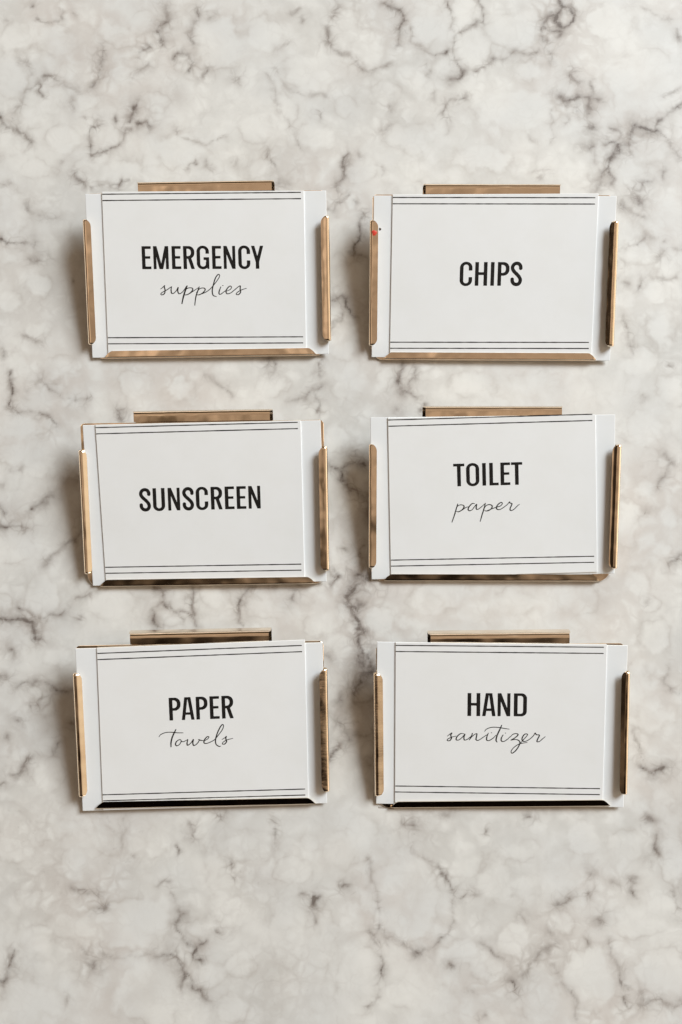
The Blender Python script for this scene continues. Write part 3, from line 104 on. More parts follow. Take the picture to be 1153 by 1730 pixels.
POSE = {
    'TL': {'loc': [-50.33, 57.46], 'rot': [0.00849, 0.21791, -0.00357], 'off': [0.0066, 0.94, -0.28], 'card': [[-43.49, 60.68], [45.35, 61.15], [46.04, 1.64], [-43.11, 0.92]], 'lq': [[-37.24, 60.48], [37.21, 60.54], [37.33, 5.81], [-37.09, 6.07]], 'ltop': [61.36, 61.16], 'cap': [[-23.17, 33.35], [21.93, 33.14], [-23.24, 41.69]], 'script': [(1.0, [[-16.6, 26.07], [-15.8, 26.63], [-15.12, 27.27], [-15.22, 26.84], [-14.95, 25.54], [-15.29, 24.34], [-16.19, 23.91], [-16.61, 24.26], [-15.98, 24.86], [-14.51, 25.62], [-12.94, 26.6], [-12.5, 26.9]]), (1.0, [[-12.5, 26.9], [-12.71, 25.74], [-12.56, 24.57], [-11.91, 24.44], [-10.87, 25.29], [-10.09, 26.58], [-10.25, 25.5], [-10.02, 24.55], [-9.41, 24.29], [-8.15, 25.27], [-7.01, 26.98]]), (1.7, [[-6.7, 27.11], [-7.49, 25.26], [-8.21, 23.11], [-8.81, 20.66]]), (1.0, [[-7.95, 24.62], [-6.81, 26.12], [-5.27, 26.41], [-4.62, 25.89], [-5.31, 24.81], [-6.65, 23.96], [-7.75, 23.84], [-8.09, 24.19]]), (1.0, [[-7.31, 23.84], [-5.98, 24.26], [-4.2, 25.36], [-2.41, 26.51]]), (1.1, [[-2.19, 26.73], [-2.89, 25.01], [-3.6, 22.86], [-4.03, 20.05]]), (1.0, [[-3.34, 24.58], [-1.98, 26.08], [-0.44, 26.28], [-0.02, 25.63], [-0.92, 24.56], [-2.26, 23.84], [-3.27, 23.89]]), (1.0, [[-2.48, 23.88], [-0.27, 24.56], [1.74, 25.83], [3.54, 27.75], [5.13, 29.89], [5.5, 30.88], [4.94, 31.18], [3.9, 29.9], [3.1, 27.54], [2.61, 25.39], [2.88, 23.67], [4.09, 23.1]]), (1.0, [[5.84, 26.66], [5.29, 25.37], [5.09, 24.3], [5.65, 23.95], [6.99, 24.84], [8.1, 25.56]]), (1.3, [[6.51, 27.17], [6.69, 27.13]]), (1.0, [[8.09, 25.13], [9.42, 25.77], [9.79, 26.63], [9.23, 26.93], [8.34, 26.21], [7.74, 25.14], [8.07, 24.14], [9.39, 24.39], [10.96, 25.54], [12.29, 26.6], [13.05, 26.94], [13.02, 25.74], [13.13, 24.66], [12.37, 23.8], [11.49, 23.94], [12.03, 24.67], [13.59, 25.52], [15.36, 26.06]])]},
    'TR': {'loc': [56.28, 55.64], 'rot': [-0.00549, 0.22604, -0.00891], 'off': [0.0007, -0.91, 0.32], 'card': [[-44.53, 61.25], [44.62, 61.42], [44.63, 1.48], [-44.79, 2.37]], 'lq': [[-37.66, 60.52], [37.89, 60.72], [37.55, 6.0], [-38.01, 5.69]], 'ltop': [61.57, 62.21], 'cap': [[-12.4, 28.8], [10.76, 28.91], [-12.31, 37.41]]},
    'ML': {'loc': [-50.17, -28.43], 'rot': [0.02484, 0.21766, -0.01255], 'off': [-0.0085, 0.62, 0.03], 'card': [[-41.92, 61.17], [44.24, 60.88], [44.91, 1.61], [-41.44, 1.92]], 'lq': [[-37.24, 60.19], [37.12, 60.37], [36.89, 6.11], [-36.54, 6.59]], 'ltop': [61.25, 60.99], 'cap': [[-22.65, 29.34], [21.63, 29.35], [-22.63, 37.67]]},
    'MR': {'loc': [56.33, -25.61], 'rot': [0.02835, 0.2183, -0.01112], 'off': [-0.0284, -1.27, -1.26], 'card': [[-44.01, 61.35], [44.48, 59.99], [45.22, 1.51], [-44.98, 1.7]], 'lq': [[-37.72, 60.31], [37.28, 60.38], [38.13, 6.01], [-37.9, 6.58]], 'ltop': [61.11, 60.2], 'cap': [[-14.25, 35.5], [10.84, 35.49], [-14.34, 43.77]], 'script': [(1.0, [[-12.86, 28.98], [-13.44, 27.16], [-14.18, 24.76], [-15.05, 22.37]]), (1.0, [[-13.44, 27.16], [-12.86, 28.27], [-11.74, 28.67], [-10.7, 28.36], [-10.63, 27.65], [-11.48, 26.68], [-12.61, 26.14], [-13.31, 26.3]]), (1.0, [[-12.61, 26.14], [-11.34, 26.67], [-9.92, 27.63], [-8.94, 27.89]]), (1.0, [[-6.68, 28.96], [-7.52, 29.04], [-8.51, 28.16], [-9.09, 27.04], [-8.67, 26.4], [-7.69, 26.72], [-6.55, 28.1], [-5.98, 28.66], [-6.13, 27.67], [-6.0, 26.9], [-5.3, 26.94], [-4.02, 27.89], [-2.89, 28.86]]), (1.0, [[-2.75, 28.99], [-3.33, 26.88], [-4.05, 24.63], [-4.7, 22.37]]), (1.0, [[-3.33, 26.88], [-2.47, 28.14], [-1.21, 28.47], [-0.31, 27.99], [-0.52, 27.09], [-1.51, 26.32], [-2.63, 26.15], [-3.05, 26.45]]), (1.0, [[-2.49, 26.15], [-0.66, 26.81], [1.31, 27.47], [2.72, 27.85], [3.42, 28.68], [3.15, 29.17], [2.16, 28.72], [1.31, 27.61], [1.44, 26.75], [2.43, 26.53], [3.84, 27.26], [5.25, 28.35], [6.01, 29.24], [6.26, 28.83], [6.93, 28.59], [6.65, 27.75], [6.22, 26.62], [6.64, 26.05], [7.76, 26.58], [8.89, 27.69], [9.68, 28.29]])]},
    'BL': {'loc': [-48.6, -109.72], 'rot': [0.02636, 0.20547, 0.00351], 'off': [-0.0074, -0.73, 1.46], 'card': [[-44.33, 62.25], [43.6, 62.02], [43.64, 2.41], [-45.19, 2.05]], 'lq': [[-36.65, 60.43], [37.37, 61.31], [36.96, 5.92], [-37.51, 5.88]], 'ltop': [62.4, 63.28], 'cap': [[-11.94, 35.11], [11.18, 35.33], [-11.92, 43.48]], 'script': [(1.0, [[-16.02, 29.19], [-15.29, 30.03], [-13.6, 30.69], [-11.67, 30.78], [-9.48, 30.51], [-7.27, 30.42]]), (1.4, [[-9.84, 31.72], [-10.59, 30.32], [-11.35, 28.63], [-11.79, 26.93], [-11.86, 25.35]]), (1.0, [[-8.76, 27.98], [-9.76, 27.3], [-10.21, 26.31], [-9.83, 25.67], [-8.84, 26.13], [-8.1, 27.25], [-8.35, 27.91], [-8.9, 27.84]]), (1.0, [[-8.24, 27.34], [-7.28, 27.14], [-6.01, 27.76]]), (1.1, [[-5.73, 27.89], [-6.06, 26.47], [-5.82, 25.75], [-4.68, 26.58], [-3.74, 27.84], [-3.99, 26.56], [-3.62, 25.6], [-2.48, 26.23], [-1.6, 27.49], [-1.81, 27.78], [-1.05, 27.47], [0.05, 27.3]]), (1.0, [[0.04, 27.1], [1.46, 27.97], [1.9, 28.67], [1.21, 28.69], [0.34, 27.72], [0.02, 26.58], [0.83, 26.22], [2.51, 26.8], [3.93, 27.61], [5.37, 29.29], [6.83, 31.24], [7.3, 32.65], [6.85, 33.09], [5.89, 31.84], [4.83, 29.59], [4.19, 27.32], [4.4, 25.74], [5.48, 25.0], [6.04, 25.12]]), (1.0, [[6.55, 27.54], [7.68, 28.22], [8.11, 28.64], [7.94, 27.78], [8.17, 26.78], [7.45, 25.85], [6.68, 25.88], [6.92, 26.53], [8.33, 27.34], [10.43, 27.86]])]},
    'BR': {'loc': [56.9, -108.29], 'rot': [-0.00395, 0.21612, -0.011], 'off': [0.0175, 0.36, -0.3], 'card': [[-44.32, 61.88], [44.83, 61.15], [46.11, 0.72], [-44.18, 1.6]], 'lq': [[-37.76, 60.77], [37.26, 60.58], [37.74, 5.94], [-37.45, 6.31]], 'ltop': [61.85, 61.56], 'cap': [[-11.72, 34.98], [9.5, 35.0], [-11.81, 43.48]], 'script': [(1.0, [[-18.77, 27.43], [-17.91, 28.16], [-17.22, 28.6], [-17.56, 27.8], [-17.29, 26.72], [-17.87, 25.8], [-18.75, 25.8], [-18.58, 26.34], [-17.19, 27.08], [-15.63, 27.46]]), (1.0, [[-12.85, 28.38], [-14.07, 28.38], [-15.27, 27.28], [-15.6, 26.18], [-14.73, 26.01], [-13.52, 26.93], [-12.5, 28.21], [-12.82, 27.11], [-12.63, 26.1], [-11.76, 26.21], [-10.21, 27.5], [-9.88, 28.59]]), (1.0, [[-9.78, 28.52], [-10.2, 27.14], [-10.88, 26.11]]), (1.0, [[-10.54, 26.59], [-9.17, 28.05], [-8.24, 28.42], [-8.29, 27.51], [-8.44, 26.24], [-7.56, 25.99], [-5.84, 27.17], [-4.29, 28.27]]), (1.0, [[-4.12, 28.64], [-4.61, 27.18], [-4.59, 26.09], [-3.71, 25.92], [-2.33, 26.84], [-1.31, 27.93]]), (1.2, [[-3.04, 28.83], [-2.9, 28.79]]), (1.3, [[0.63, 31.64], [-0.13, 29.76], [-0.89, 27.94], [-1.27, 26.12], [-0.9, 25.39]]), (1.0, [[-5.43, 29.28], [-4.85, 30.08], [-3.12, 30.82], [-0.68, 30.84], [1.42, 30.49], [3.35, 30.22]]), (1.0, [[1.2, 28.03], [0.63, 26.86], [0.66, 25.84], [1.54, 25.6], [2.91, 26.51], [3.76, 27.43]]), (1.2, [[1.99, 28.76], [2.13, 28.72]]), (1.0, [[3.77, 27.25], [4.79, 28.34], [6.18, 28.54], [6.54, 28.0], [5.35, 26.9], [4.14, 26.16], [5.19, 26.35], [6.41, 26.25], [7.31, 25.46], [6.99, 24.0], [5.82, 22.17], [4.62, 21.25], [4.25, 21.98], [5.26, 23.44], [7.15, 24.73], [9.93, 25.3]]), (1.0, [[7.49, 24.92], [8.51, 26.27], [9.69, 27.66], [9.92, 28.39], [8.98, 28.38], [8.2, 27.28], [8.09, 26.19], [9.05, 25.66], [10.6, 26.4], [12.13, 27.86], [12.63, 28.84], [13.17, 28.23], [14.22, 28.06], [13.73, 26.78], [13.41, 25.69], [14.29, 25.7], [15.31, 26.61], [16.33, 27.53]])]},
}

# ------------------------------------------------------------------ helpers
col = sc.collection


def mesh_obj(name, verts, faces, mat, parent=None, smooth=False, sharp=None, scale=MM):
    me = bpy.data.meshes.new(name)
    me.from_pydata([(v[0] * scale, v[1] * scale, v[2] * scale) for v in verts], [], faces)
    me.validate()
    me.update()
    if smooth:
        me.polygons.foreach_set('use_smooth', [True] * len(me.polygons))
        if sharp is not None:
            me.set_sharp_from_angle(angle=math.radians(sharp))
    me.materials.append(mat)
    o = bpy.data.objects.new(name, me)
    col.objects.link(o)
    if parent is not None:
        o.parent = parent
    return o


def newmat(name):
    m = bpy.data.materials.new(name)
    m.use_nodes = True
    return m, m.node_tree.nodes, m.node_tree.links, m.node_tree.nodes['Principled BSDF']


class NT:
    """tiny node helper"""
    def __init__(s, n, l):
        s.n, s.l = n, l

    def put(s, sock, v):
        if isinstance(v, bpy.types.NodeSocket):
            s.l.new(v, sock)
        else:
            sock.default_value = v

    def math(s, op, a, b=0.0, clamp=False, c=None):
        x = s.n.new('ShaderNodeMath'); x.operation = op; x.use_clamp = clamp
        s.put(x.inputs[0], a); s.put(x.inputs[1], b)
        if c is not None:
            s.put(x.inputs[2], c)
        return x.outputs[0]

    def vmath(s, op, a, b):
        x = s.n.new('ShaderNodeVectorMath'); x.operation = op
        s.put(x.inputs[0], a)
        if op == 'SCALE':
            s.put(x.inputs['Scale'], b)
        else:
            s.put(x.inputs[1], b)
        return x.outputs[0]

    def noise(s, vec, scale, detail=3.0, rough=0.5, out='Fac'):
        x = s.n.new('ShaderNodeTexNoise')
        s.put(x.inputs['Vector'], vec)
        x.inputs['Scale'].default_value = scale
        x.inputs['Detail'].default_value = detail
        x.inputs['Roughness'].default_value = rough
        return x.outputs[out]

    def smooth(s, v, a, b, lo=0.0, hi=1.0):
        x = s.n.new('ShaderNodeMapRange'); x.interpolation_type = 'SMOOTHSTEP'
        s.put(x.inputs['Value'], v)
        x.inputs['From Min'].default_value = a; x.inputs['From Max'].default_value = b
        x.inputs['To Min'].default_value = lo; x.inputs['To Max'].default_value = hi
        return x.outputs[0]

    def mix(s, f, a, b):
        x = s.n.new('ShaderNodeMix'); x.data_type = 'RGBA'
        s.put(x.inputs[0], f); s.put(x.inputs[6], a); s.put(x.inputs[7], b)
        return x.outputs[2]

    def voro(s, vec, scale, feature='DISTANCE_TO_EDGE', rnd=1.0):
        x = s.n.new('ShaderNodeTexVoronoi'); x.feature = feature
        s.put(x.inputs['Vector'], vec)
        x.inputs['Scale'].default_value = scale
        x.inputs['Randomness'].default_value = rnd
        return x.outputs['Distance'] if feature != 'COLOR' else x.outputs['Color']

    def bump(s, h, strength, dist):
        x = s.n.new('ShaderNodeBump')
        x.inputs['Strength'].default_value = strength
        x.inputs['Distance'].default_value = dist
        s.put(x.inputs['Height'], h)
        return x.outputs[0]


# ------------------------------------------------------------------ materials
def make_marble():
    m, n, l, b = newmat('marble')
    t = NT(n, l)
    obj = n.new('ShaderNodeTexCoord').outputs['Object']
    a = n.new('ShaderNodeAttribute'); a.attribute_name = 'vein'
    d = n.new('ShaderNodeAttribute'); d.attribute_name = 'cloud'
    g = n.new('ShaderNodeAttribute'); g.attribute_name = 'pebble'
    vein, cloud, peb = a.outputs['Fac'], d.outputs['Fac'], g.outputs['Fac']
    # wandering coordinates
    w1 = t.vmath('SUBTRACT', t.noise(obj, 60, 3, 0.55, 'Color'), (0.5, 0.5, 0.5))
    w2 = t.vmath('SUBTRACT', t.noise(obj, 260, 3, 0.6, 'Color'), (0.5, 0.5, 0.5))
    p = t.vmath('ADD', obj, t.vmath('SCALE', w1, 0.011))
    p = t.vmath('ADD', p, t.vmath('SCALE', w2, 0.0028))
    # small pebbles of lighter stone in a greyer matrix
    c1 = t.voro(p, 85)
    c2 = t.voro(t.vmath('ADD', p, (0.31, 0.17, 0.05)), 190)
    e1 = t.smooth(c1, 0.02, 0.30, 1, 0)
    e2 = t.smooth(c2, 0.02, 0.30, 1, 0)
    patch = t.smooth(t.noise(obj, 40, 3, 0.55), 0.38, 0.60)
    matrix_ = t.math('MAXIMUM', e1, t.math('MULTIPLY', e2, patch))
    # the large rounded pebbles: distance to their rims is carried on the mesh
    pn = t.math('MULTIPLY', t.math('SUBTRACT', t.noise(obj, 95, 3, 0.55), 0.5), 12.0)
    pe = t.math('ADD', peb, pn)
    inside = t.math('MULTIPLY', t.smooth(pe, -1.5, 0.7, 1, 0), t.smooth(t.noise(t.vmath('ADD', obj, (0.2, 0.6, 0.1)), 48, 2, 0.5), 0.38, 0.58, 0.35, 1.0))
    rim = t.math('EXPONENT', t.math('MULTIPLY', t.math('ABSOLUTE', t.math('SUBTRACT', pe, 0.5)), -1.1))
    rim = t.math('MULTIPLY', rim, t.smooth(t.noise(obj, 80, 3, 0.6), 0.40, 0.66))
    matrix_ = t.math('MULTIPLY', matrix_, t.math('SUBTRACT', 1.0, inside))
    region = t.smooth(t.noise(t.vmath('ADD', obj, (0.5, 0.1, 0.2)), 26, 3, 0.55), 0.40, 0.62, 0.30, 1.0)
    region = t.math('MAXIMUM', region, t.math('EXPONENT', t.math('MULTIPLY', vein, -0.16)))
    matrix_ = t.math('MULTIPLY', matrix_, region)
    fine = t.noise(p, 330, 4, 0.65)
    mott = t.noise(p, 100, 5, 0.62)
    mott = t.math('MULTIPLY', t.smooth(mott, 0.40, 0.72), t.math('SUBTRACT', 1.0, t.math('MULTIPLY', inside, 0.72)))
    # strong veins: distance field carried on the mesh, its width and strength wander
    wid = t.smooth(t.noise(obj, 140, 3, 0.6), 0.28, 0.72, 1.35, 0.50)
    n1 = t.math('MULTIPLY', t.math('SUBTRACT', t.noise(obj, 380, 4, 0.7), 0.5), 2.6)
    n2 = t.math('MULTIPLY', t.math('SUBTRACT', t.noise(t.vmath('ADD', obj, (0.4, 0.2, 0)), 190, 3, 0.6), 0.46), 3.0)
    f = t.math('ADD', t.math('ADD', t.math('MULTIPLY', vein, wid), n1), n2)
    core = t.math('EXPONENT', t.math('MULTIPLY', t.math('MAXIMUM', t.math('SUBTRACT', f, 0.30), 0.0), -1.05))
    halo = t.math('EXPONENT', t.math('MULTIPLY', vein, -0.30))
    halo = t.math('MULTIPLY', halo, t.smooth(t.noise(p, 160, 5, 0.70), 0.34, 0.64))
    bruise = t.math('MULTIPLY', t.math('EXPONENT', t.math('MULTIPLY', vein, -0.20)), t.math('MAXIMUM', e2, t.smooth(t.noise(p, 60, 4, 0.6), 0.36, 0.62)))
    web = t.math('MAXIMUM', t.smooth(c2, 0.0, 0.085, 1, 0), t.smooth(c1, 0.0, 0.045, 1, 0))
    web = t.math('MULTIPLY', web, t.math('EXPONENT', t.math('MULTIPLY', vein, -0.24)))
    web = t.math('MULTIPLY', web, t.smooth(t.noise(t.vmath('ADD', obj, (0.9, 0.3, 0)), 120, 3, 0.6), 0.42, 0.62))
    spk = t.smooth(t.noise(t.vmath('ADD', obj, (0.1, 0.7, 0)), 280, 5, 0.7), 0.58, 0.72)
    near = t.math('MAXIMUM', t.math('EXPONENT', t.math('MULTIPLY', vein, -0.45)), t.math('MULTIPLY', cloud, 0.7))
    spk = t.math('MULTIPLY', spk, near)
    cl = t.math('MULTIPLY', cloud, t.math('MAXIMUM', t.smooth(t.noise(p, 110, 5, 0.66), 0.36, 0.66), t.math('MULTIPLY', e2, 0.8)))

    light = (0.680, 0.668, 0.632, 1)
    grey = (0.475, 0.460, 0.430, 1)
    warm = (0.485, 0.435, 0.395, 1)
    c = t.mix(t.smooth(t.noise(obj, 30, 2, 0.5), 0.36, 0.65), light, (0.625, 0.622, 0.600, 1))
    tint = t.mix(t.smooth(t.noise(obj, 14, 2, 0.5), 0.42, 0.62), grey, warm)
    c = t.mix(t.math('MULTIPLY', matrix_, 0.50), c, tint)
    c = t.mix(t.math('MULTIPLY', mott, 0.36), c, tint)
    c = t.mix(t.smooth(fine, 0.50, 0.80, 0, 0.14), c, warm)
    c = t.mix(t.math('MULTIPLY', rim, 0.42), c, (0.40, 0.365, 0.33, 1))
    c = t.mix(t.math('MULTIPLY', bruise, 0.50), c, (0.36, 0.325, 0.295, 1))
    c = t.mix(t.math('MULTIPLY', cl, 0.62), c, (0.36, 0.315, 0.28, 1))
    c = t.mix(t.math('MULTIPLY', halo, 0.85), c, (0.27, 0.235, 0.21, 1))
    c = t.mix(t.math('MULTIPLY', web, 0.68), c, (0.22, 0.19, 0.165, 1))
    c = t.mix(t.math('MULTIPLY', spk, 0.65), c, (0.15, 0.125, 0.11, 1))
    c = t.mix(t.math('MINIMUM', core, 0.86), c, (0.115, 0.092, 0.078, 1))
    l.new(c, b.inputs['Base Color'])
    b.inputs['Roughness'].default_value = 0.42
    b.inputs['Specular IOR Level'].default_value = 0.3
    return m


def make_gold(name, scuff=0.0, base=(0.95, 0.82, 0.66), rough=0.09):
    m, n, l, b = newmat(name)
    t = NT(n, l)
    obj = n.new('ShaderNodeTexCoord').outputs['Object']
    b.inputs['Metallic'].default_value = 1.0
    g = t.noise(t.vmath('MULTIPLY', obj, (1, 1, 1)), 260, 4, 0.6)
    c = t.mix(t.smooth(g, 0.3, 0.8, 0, 0.35), (*base, 1), (base[0] * 0.82, base[1] * 0.76, base[2] * 0.70, 1))
    l.new(c, b.inputs['Base Color'])
    l.new(t.smooth(g, 0.2, 0.8, rough * 0.8, rough * 1.5), b.inputs['Roughness'])
    # rolled-sheet waviness; scuffed pieces also carry small cross wrinkles
    h = t.noise(t.vmath('MULTIPLY', obj, (60, 60, 60)), 1.0, 2, 0.5)
    nb = t.bump(h, 0.6, 0.0012)
    if scuff:
        h2 = t.noise(t.vmath('MULTIPLY', obj, (260, 900, 260)), 1.0, 5, 0.7)
        x = n.new('ShaderNodeBump'); x.inputs['Strength'].default_value = scuff
        x.inputs['Distance'].default_value = 0.0006
        l.new(h2, x.inputs['Height']); l.new(nb, x.inputs['Normal'])
        nb = x.outputs[0]
    l.new(nb, b.inputs['Normal'])
    return m


def make_paper(name, rgb, rough, bumpd):
    m, n, l, b = newmat(name)
    t = NT(n, l)
    obj = n.new('ShaderNodeTexCoord').outputs['Object']
    g = t.noise(obj, 70, 4, 0.6)
    c = t.mix(t.smooth(g, 0.3, 0.75, 0, 1), (*rgb, 1), (rgb[0] * 0.975, rgb[1] * 0.972, rgb[2] * 0.962, 1))
    l.new(c, b.inputs['Base Color'])
    b.inputs['Roughness'].default_value = rough
    b.inputs['Specular IOR Level'].default_value = 0.35
    h = t.noise(obj, 1400, 3, 0.6)
    l.new(t.bump(h, 0.25, bumpd), b.inputs['Normal'])
    return m


def make_ink(name, rgb):
    m, n, l, b = newmat(name)
    t = NT(n, l)
    obj = n.new('ShaderNodeTexCoord').outputs['Object']
    g = t.noise(obj, 900, 3, 0.6)
    c = t.mix(t.smooth(g, 0.35, 0.75), (*rgb, 1), (rgb[0] * 1.6 + .004, rgb[1] * 1.6 + .004, rgb[2] * 1.6 + .004, 1))
    l.new(c, b.inputs['Base Color'])
    b.inputs['Roughness'].default_value = 0.55
    b.inputs['Specular IOR Level'].default_value = 0.12
    return m


MARBLE = make_marble()
GOLD = make_gold('gold_sheet')
GOLD_SCUFF = make_gold('scuffed_gold_sheet', 0.12)
PAPER = make_paper('label_card', (0.775, 0.785, 0.785), 0.45, 0.00002)
BACKING = make_paper('backing_card', (0.765, 0.785, 0.795), 0.32, 0.000015)
INK = make_ink('black_ink', (0.010, 0.009, 0.008))
SCRIPT_INK = make_ink('script_ink', (0.02, 0.018, 0.016))
LINE_INK = make_ink('line_ink', (0.03, 0.027, 0.025))
RED, _n, _l, _b = newmat('red_reflection_paint')  # colour of a red reflection, laid on as paint
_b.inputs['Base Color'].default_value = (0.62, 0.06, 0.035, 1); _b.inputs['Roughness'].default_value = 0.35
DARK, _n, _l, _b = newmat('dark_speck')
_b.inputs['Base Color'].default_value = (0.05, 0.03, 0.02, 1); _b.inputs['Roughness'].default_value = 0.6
FILM, _n, _l, _b = newmat('clear_film')
_b.inputs['Base Color'].default_value = (0.40, 0.34, 0.29, 1); _b.inputs['Roughness'].default_value = 0.12
_b.inputs['Alpha'].default_value = 0.5


# ------------------------------------------------------------------ the marble counter
def axis(lo, hi, step, far):
    core = np.arange(lo, hi + step * 0.5, step)
    left, right, s, x = [], [], step, lo
    while x > -far:
        s *= 1.35; x -= s; left.append(x)
    s, x = step, hi
    while x < far:
        s *= 1.35; x += s; right.append(x)
    return np.concatenate([np.array(left[::-1]), core, np.array(right)])


def vnoise(X, Y, cell, seed):
    """smooth lattice noise, about -1..1"""
    r = np.random.RandomState(seed).uniform(-1, 1, (256, 256))
    x, y = X / cell + 128, Y / cell + 128
    i, j = np.floor(x).astype(int), np.floor(y).astype(int)
    u, v = x - i, y - j
    u, v = u * u * (3 - 2 * u), v * v * (3 - 2 * v)
    g = lambda a, b: r[a % 256, b % 256]
    return (g(i, j) * (1 - u) + g(i + 1, j) * u) * (1 - v) + (g(i, j + 1) * (1 - u) + g(i + 1, j + 1) * u) * v


def build_marble():
    xs = axis(-138, 138, 0.6, 450)
    ys = axis(-205, 205, 0.6, 600)
    nx, ny = len(xs), len(ys)
    X, Y = np.meshgrid(xs, ys)
    E = np.full(X.shape, 12.0)
    # veins meander: their distances are taken in wandering coordinates
    WX = X + 1.0 * vnoise(X, Y, 6.5, 1) + 0.85 * vnoise(X, Y, 2.9, 2) + 0.4 * vnoise(X, Y, 1.5, 3)
    WY = Y + 1.0 * vnoise(X, Y, 6.5, 4) + 0.85 * vnoise(X, Y, 2.9, 5) + 0.4 * vnoise(X, Y, 1.5, 6)
    fade = 1.0 + 0.9 * vnoise(X, Y, 5.0, 7) + 0.5 * vnoise(X, Y, 2.2, 8)
    for s, w, pts in VEINS:
        wm = w / 4.55 * (0.62 + 0.36 * s)
        off = -math.log(min(s, 0.999)) * 1.0
        reach = (12 - off) * wm
        for i in range(max(1, len(pts) - 1)):
            a = pts[i]; b = pts[min(i + 1, len(pts) - 1)]
            x0, x1 = min(a[0], b[0]) - reach, max(a[0], b[0]) + reach
            y0, y1 = min(a[1], b[1]) - reach, max(a[1], b[1]) + reach
            i0, i1 = np.searchsorted(xs, [x0, x1]); j0, j1 = np.searchsorted(ys, [y0, y1])
            if i1 <= i0 or j1 <= j0:
                continue
            sx, sy = WX[j0:j1, i0:i1], WY[j0:j1, i0:i1]
            dx, dy = b[0] - a[0], b[1] - a[1]
            L = dx * dx + dy * dy + 1e-9
            t = np.clip(((sx - a[0]) * dx + (sy - a[1]) * dy) / L, 0, 1)
            d = np.hypot(sx - a[0] - t * dx, sy - a[1] - t * dy)
            E[j0:j1, i0:i1] = np.minimum(E[j0:j1, i0:i1], d / wm + off * 1.3 + (1.0 if s < 0.97 else 0.35) * np.maximum(fade[j0:j1, i0:i1], 0) * 0.6)
    CL = np.zeros(X.shape)
    for s, r, x, y in BLOBS:
        CL = np.maximum(CL, s * 1.5 * np.exp(-((X - x) ** 2 + (Y - y) ** 2) / (r * r * 1.3)))
    PE = np.full(X.shape, 6.0)
    for x, y, rx, ry in PEBBLES:
        e_ = (np.hypot((X - x) / rx, (Y - y) / ry) - 1) * min(rx, ry)
        PE = np.minimum(PE, e_)
    PE = np.maximum(PE, -6.0)
    v = np.stack([X, Y, np.zeros_like(X)], -1).reshape(-1, 3) * MM
    idx = np.arange(nx * ny).reshape(ny, nx)
    f = np.stack([idx[:-1, :-1], idx[:-1, 1:], idx[1:, 1:], idx[1:, :-1]], -1).reshape(-1, 4)
    # slab sides and underside
    n0 = len(v)
    c = [(xs[0], ys[0]), (xs[-1], ys[0]), (xs[-1], ys[-1]), (xs[0], ys[-1])]
    low = np.array([(a * MM, b * MM, -0.03) for a, b in c])
    rim = [idx[0, :], idx[:, -1], idx[-1, ::-1], idx[::-1, 0]]
    v = np.concatenate([v, low])
    faces = f.tolist()
    for k in range(4):
        faces.append([n0 + k, n0 + (k + 1) % 4] + rim[k][::-1].tolist())
    faces.append([n0 + 3, n0 + 2, n0 + 1, n0])
    me = bpy.data.meshes.new('marble_counter')
    me.from_pydata(v.tolist(), [], faces)
    for nm, arr in (('vein', E), ('cloud', CL), ('pebble', PE)):
        at = me.attributes.new(nm, 'FLOAT', 'POINT')
        at.data.foreach_set('value', np.concatenate([arr.ravel(), np.full(4, 12.0 if nm == 'vein' else 0.0)]).astype(np.float32))
    me.materials.append(MARBLE)
    o = bpy.data.objects.new('marble_counter', me)
    col.objects.link(o)
    o['kind'] = 'structure'
    return o


build_marble()


# ------------------------------------------------------------------ flat lettering: distance field -> mesh
def march(D, x0, y0, h, z):
    """polygons where D < 0 on a regular grid, as (verts, faces)"""
    ny, nx = D.shape
    verts, faces, vid = [], [], {}

    def vert(x, y):
        k = (round(x * 20000), round(y * 20000))
        if k not in vid:
            vid[k] = len(verts); verts.append((x, y, z))
        return vid[k]
    ins = D < 0
    cnt = ins[:-1, :-1].astype(int) + ins[:-1, 1:] + ins[1:, 1:] + ins[1:, :-1]
    for j in range(ny - 1):
        row = cnt[j]
        i = 0
        if not row.any():
            continue
        nz = np.nonzero(row)[0]
        i = nz[0]; end = nz[-1]
        while i <= end:
            c = row[i]
            if c == 0:
                i += 1; continue
            if c == 4:
                s = i
                while i <= end and row[i] == 4:
                    i += 1
                faces.append([vert(x0 + s * h, y0 + j * h), vert(x0 + i * h, y0 + j * h),
                              vert(x0 + i * h, y0 + (j + 1) * h), vert(x0 + s * h, y0 + (j + 1) * h)])
                continue
            q = [(i, j), (i + 1, j), (i + 1, j + 1), (i, j + 1)]
            poly = []
            for k in range(4):
                a = q[k]; b = q[(k + 1) % 4]
                da, db = D[a[1], a[0]], D[b[1], b[0]]
                if da < 0:
                    poly.append((x0 + a[0] * h, y0 + a[1] * h))
                if (da < 0) != (db < 0):
                    t = da / (da - db)
                    poly.append((x0 + (a[0] + (b[0] - a[0]) * t) * h, y0 + (a[1] + (b[1] - a[1]) * t) * h))
            ids = []
            for pt in poly:
                v_ = vert(*pt)
                if v_ not in ids:
                    ids.append(v_)
            if len(ids) >= 3:
                faces.append(ids)
            i += 1
    return verts, faces


def s_box(X, Y, xa, ya, xb, yb):
    dx = np.abs(X - (xa + xb) / 2) - (xb - xa) / 2
    dy = np.abs(Y - (ya + yb) / 2) - (yb - ya) / 2
    return np.hypot(np.maximum(dx, 0), np.maximum(dy, 0)) + np.minimum(np.maximum(dx, dy), 0)


def s_rr(X, Y, xa, ya, xb, yb, r):
    return s_box(X, Y, xa + r, ya + r, xb - r, yb - r) - r


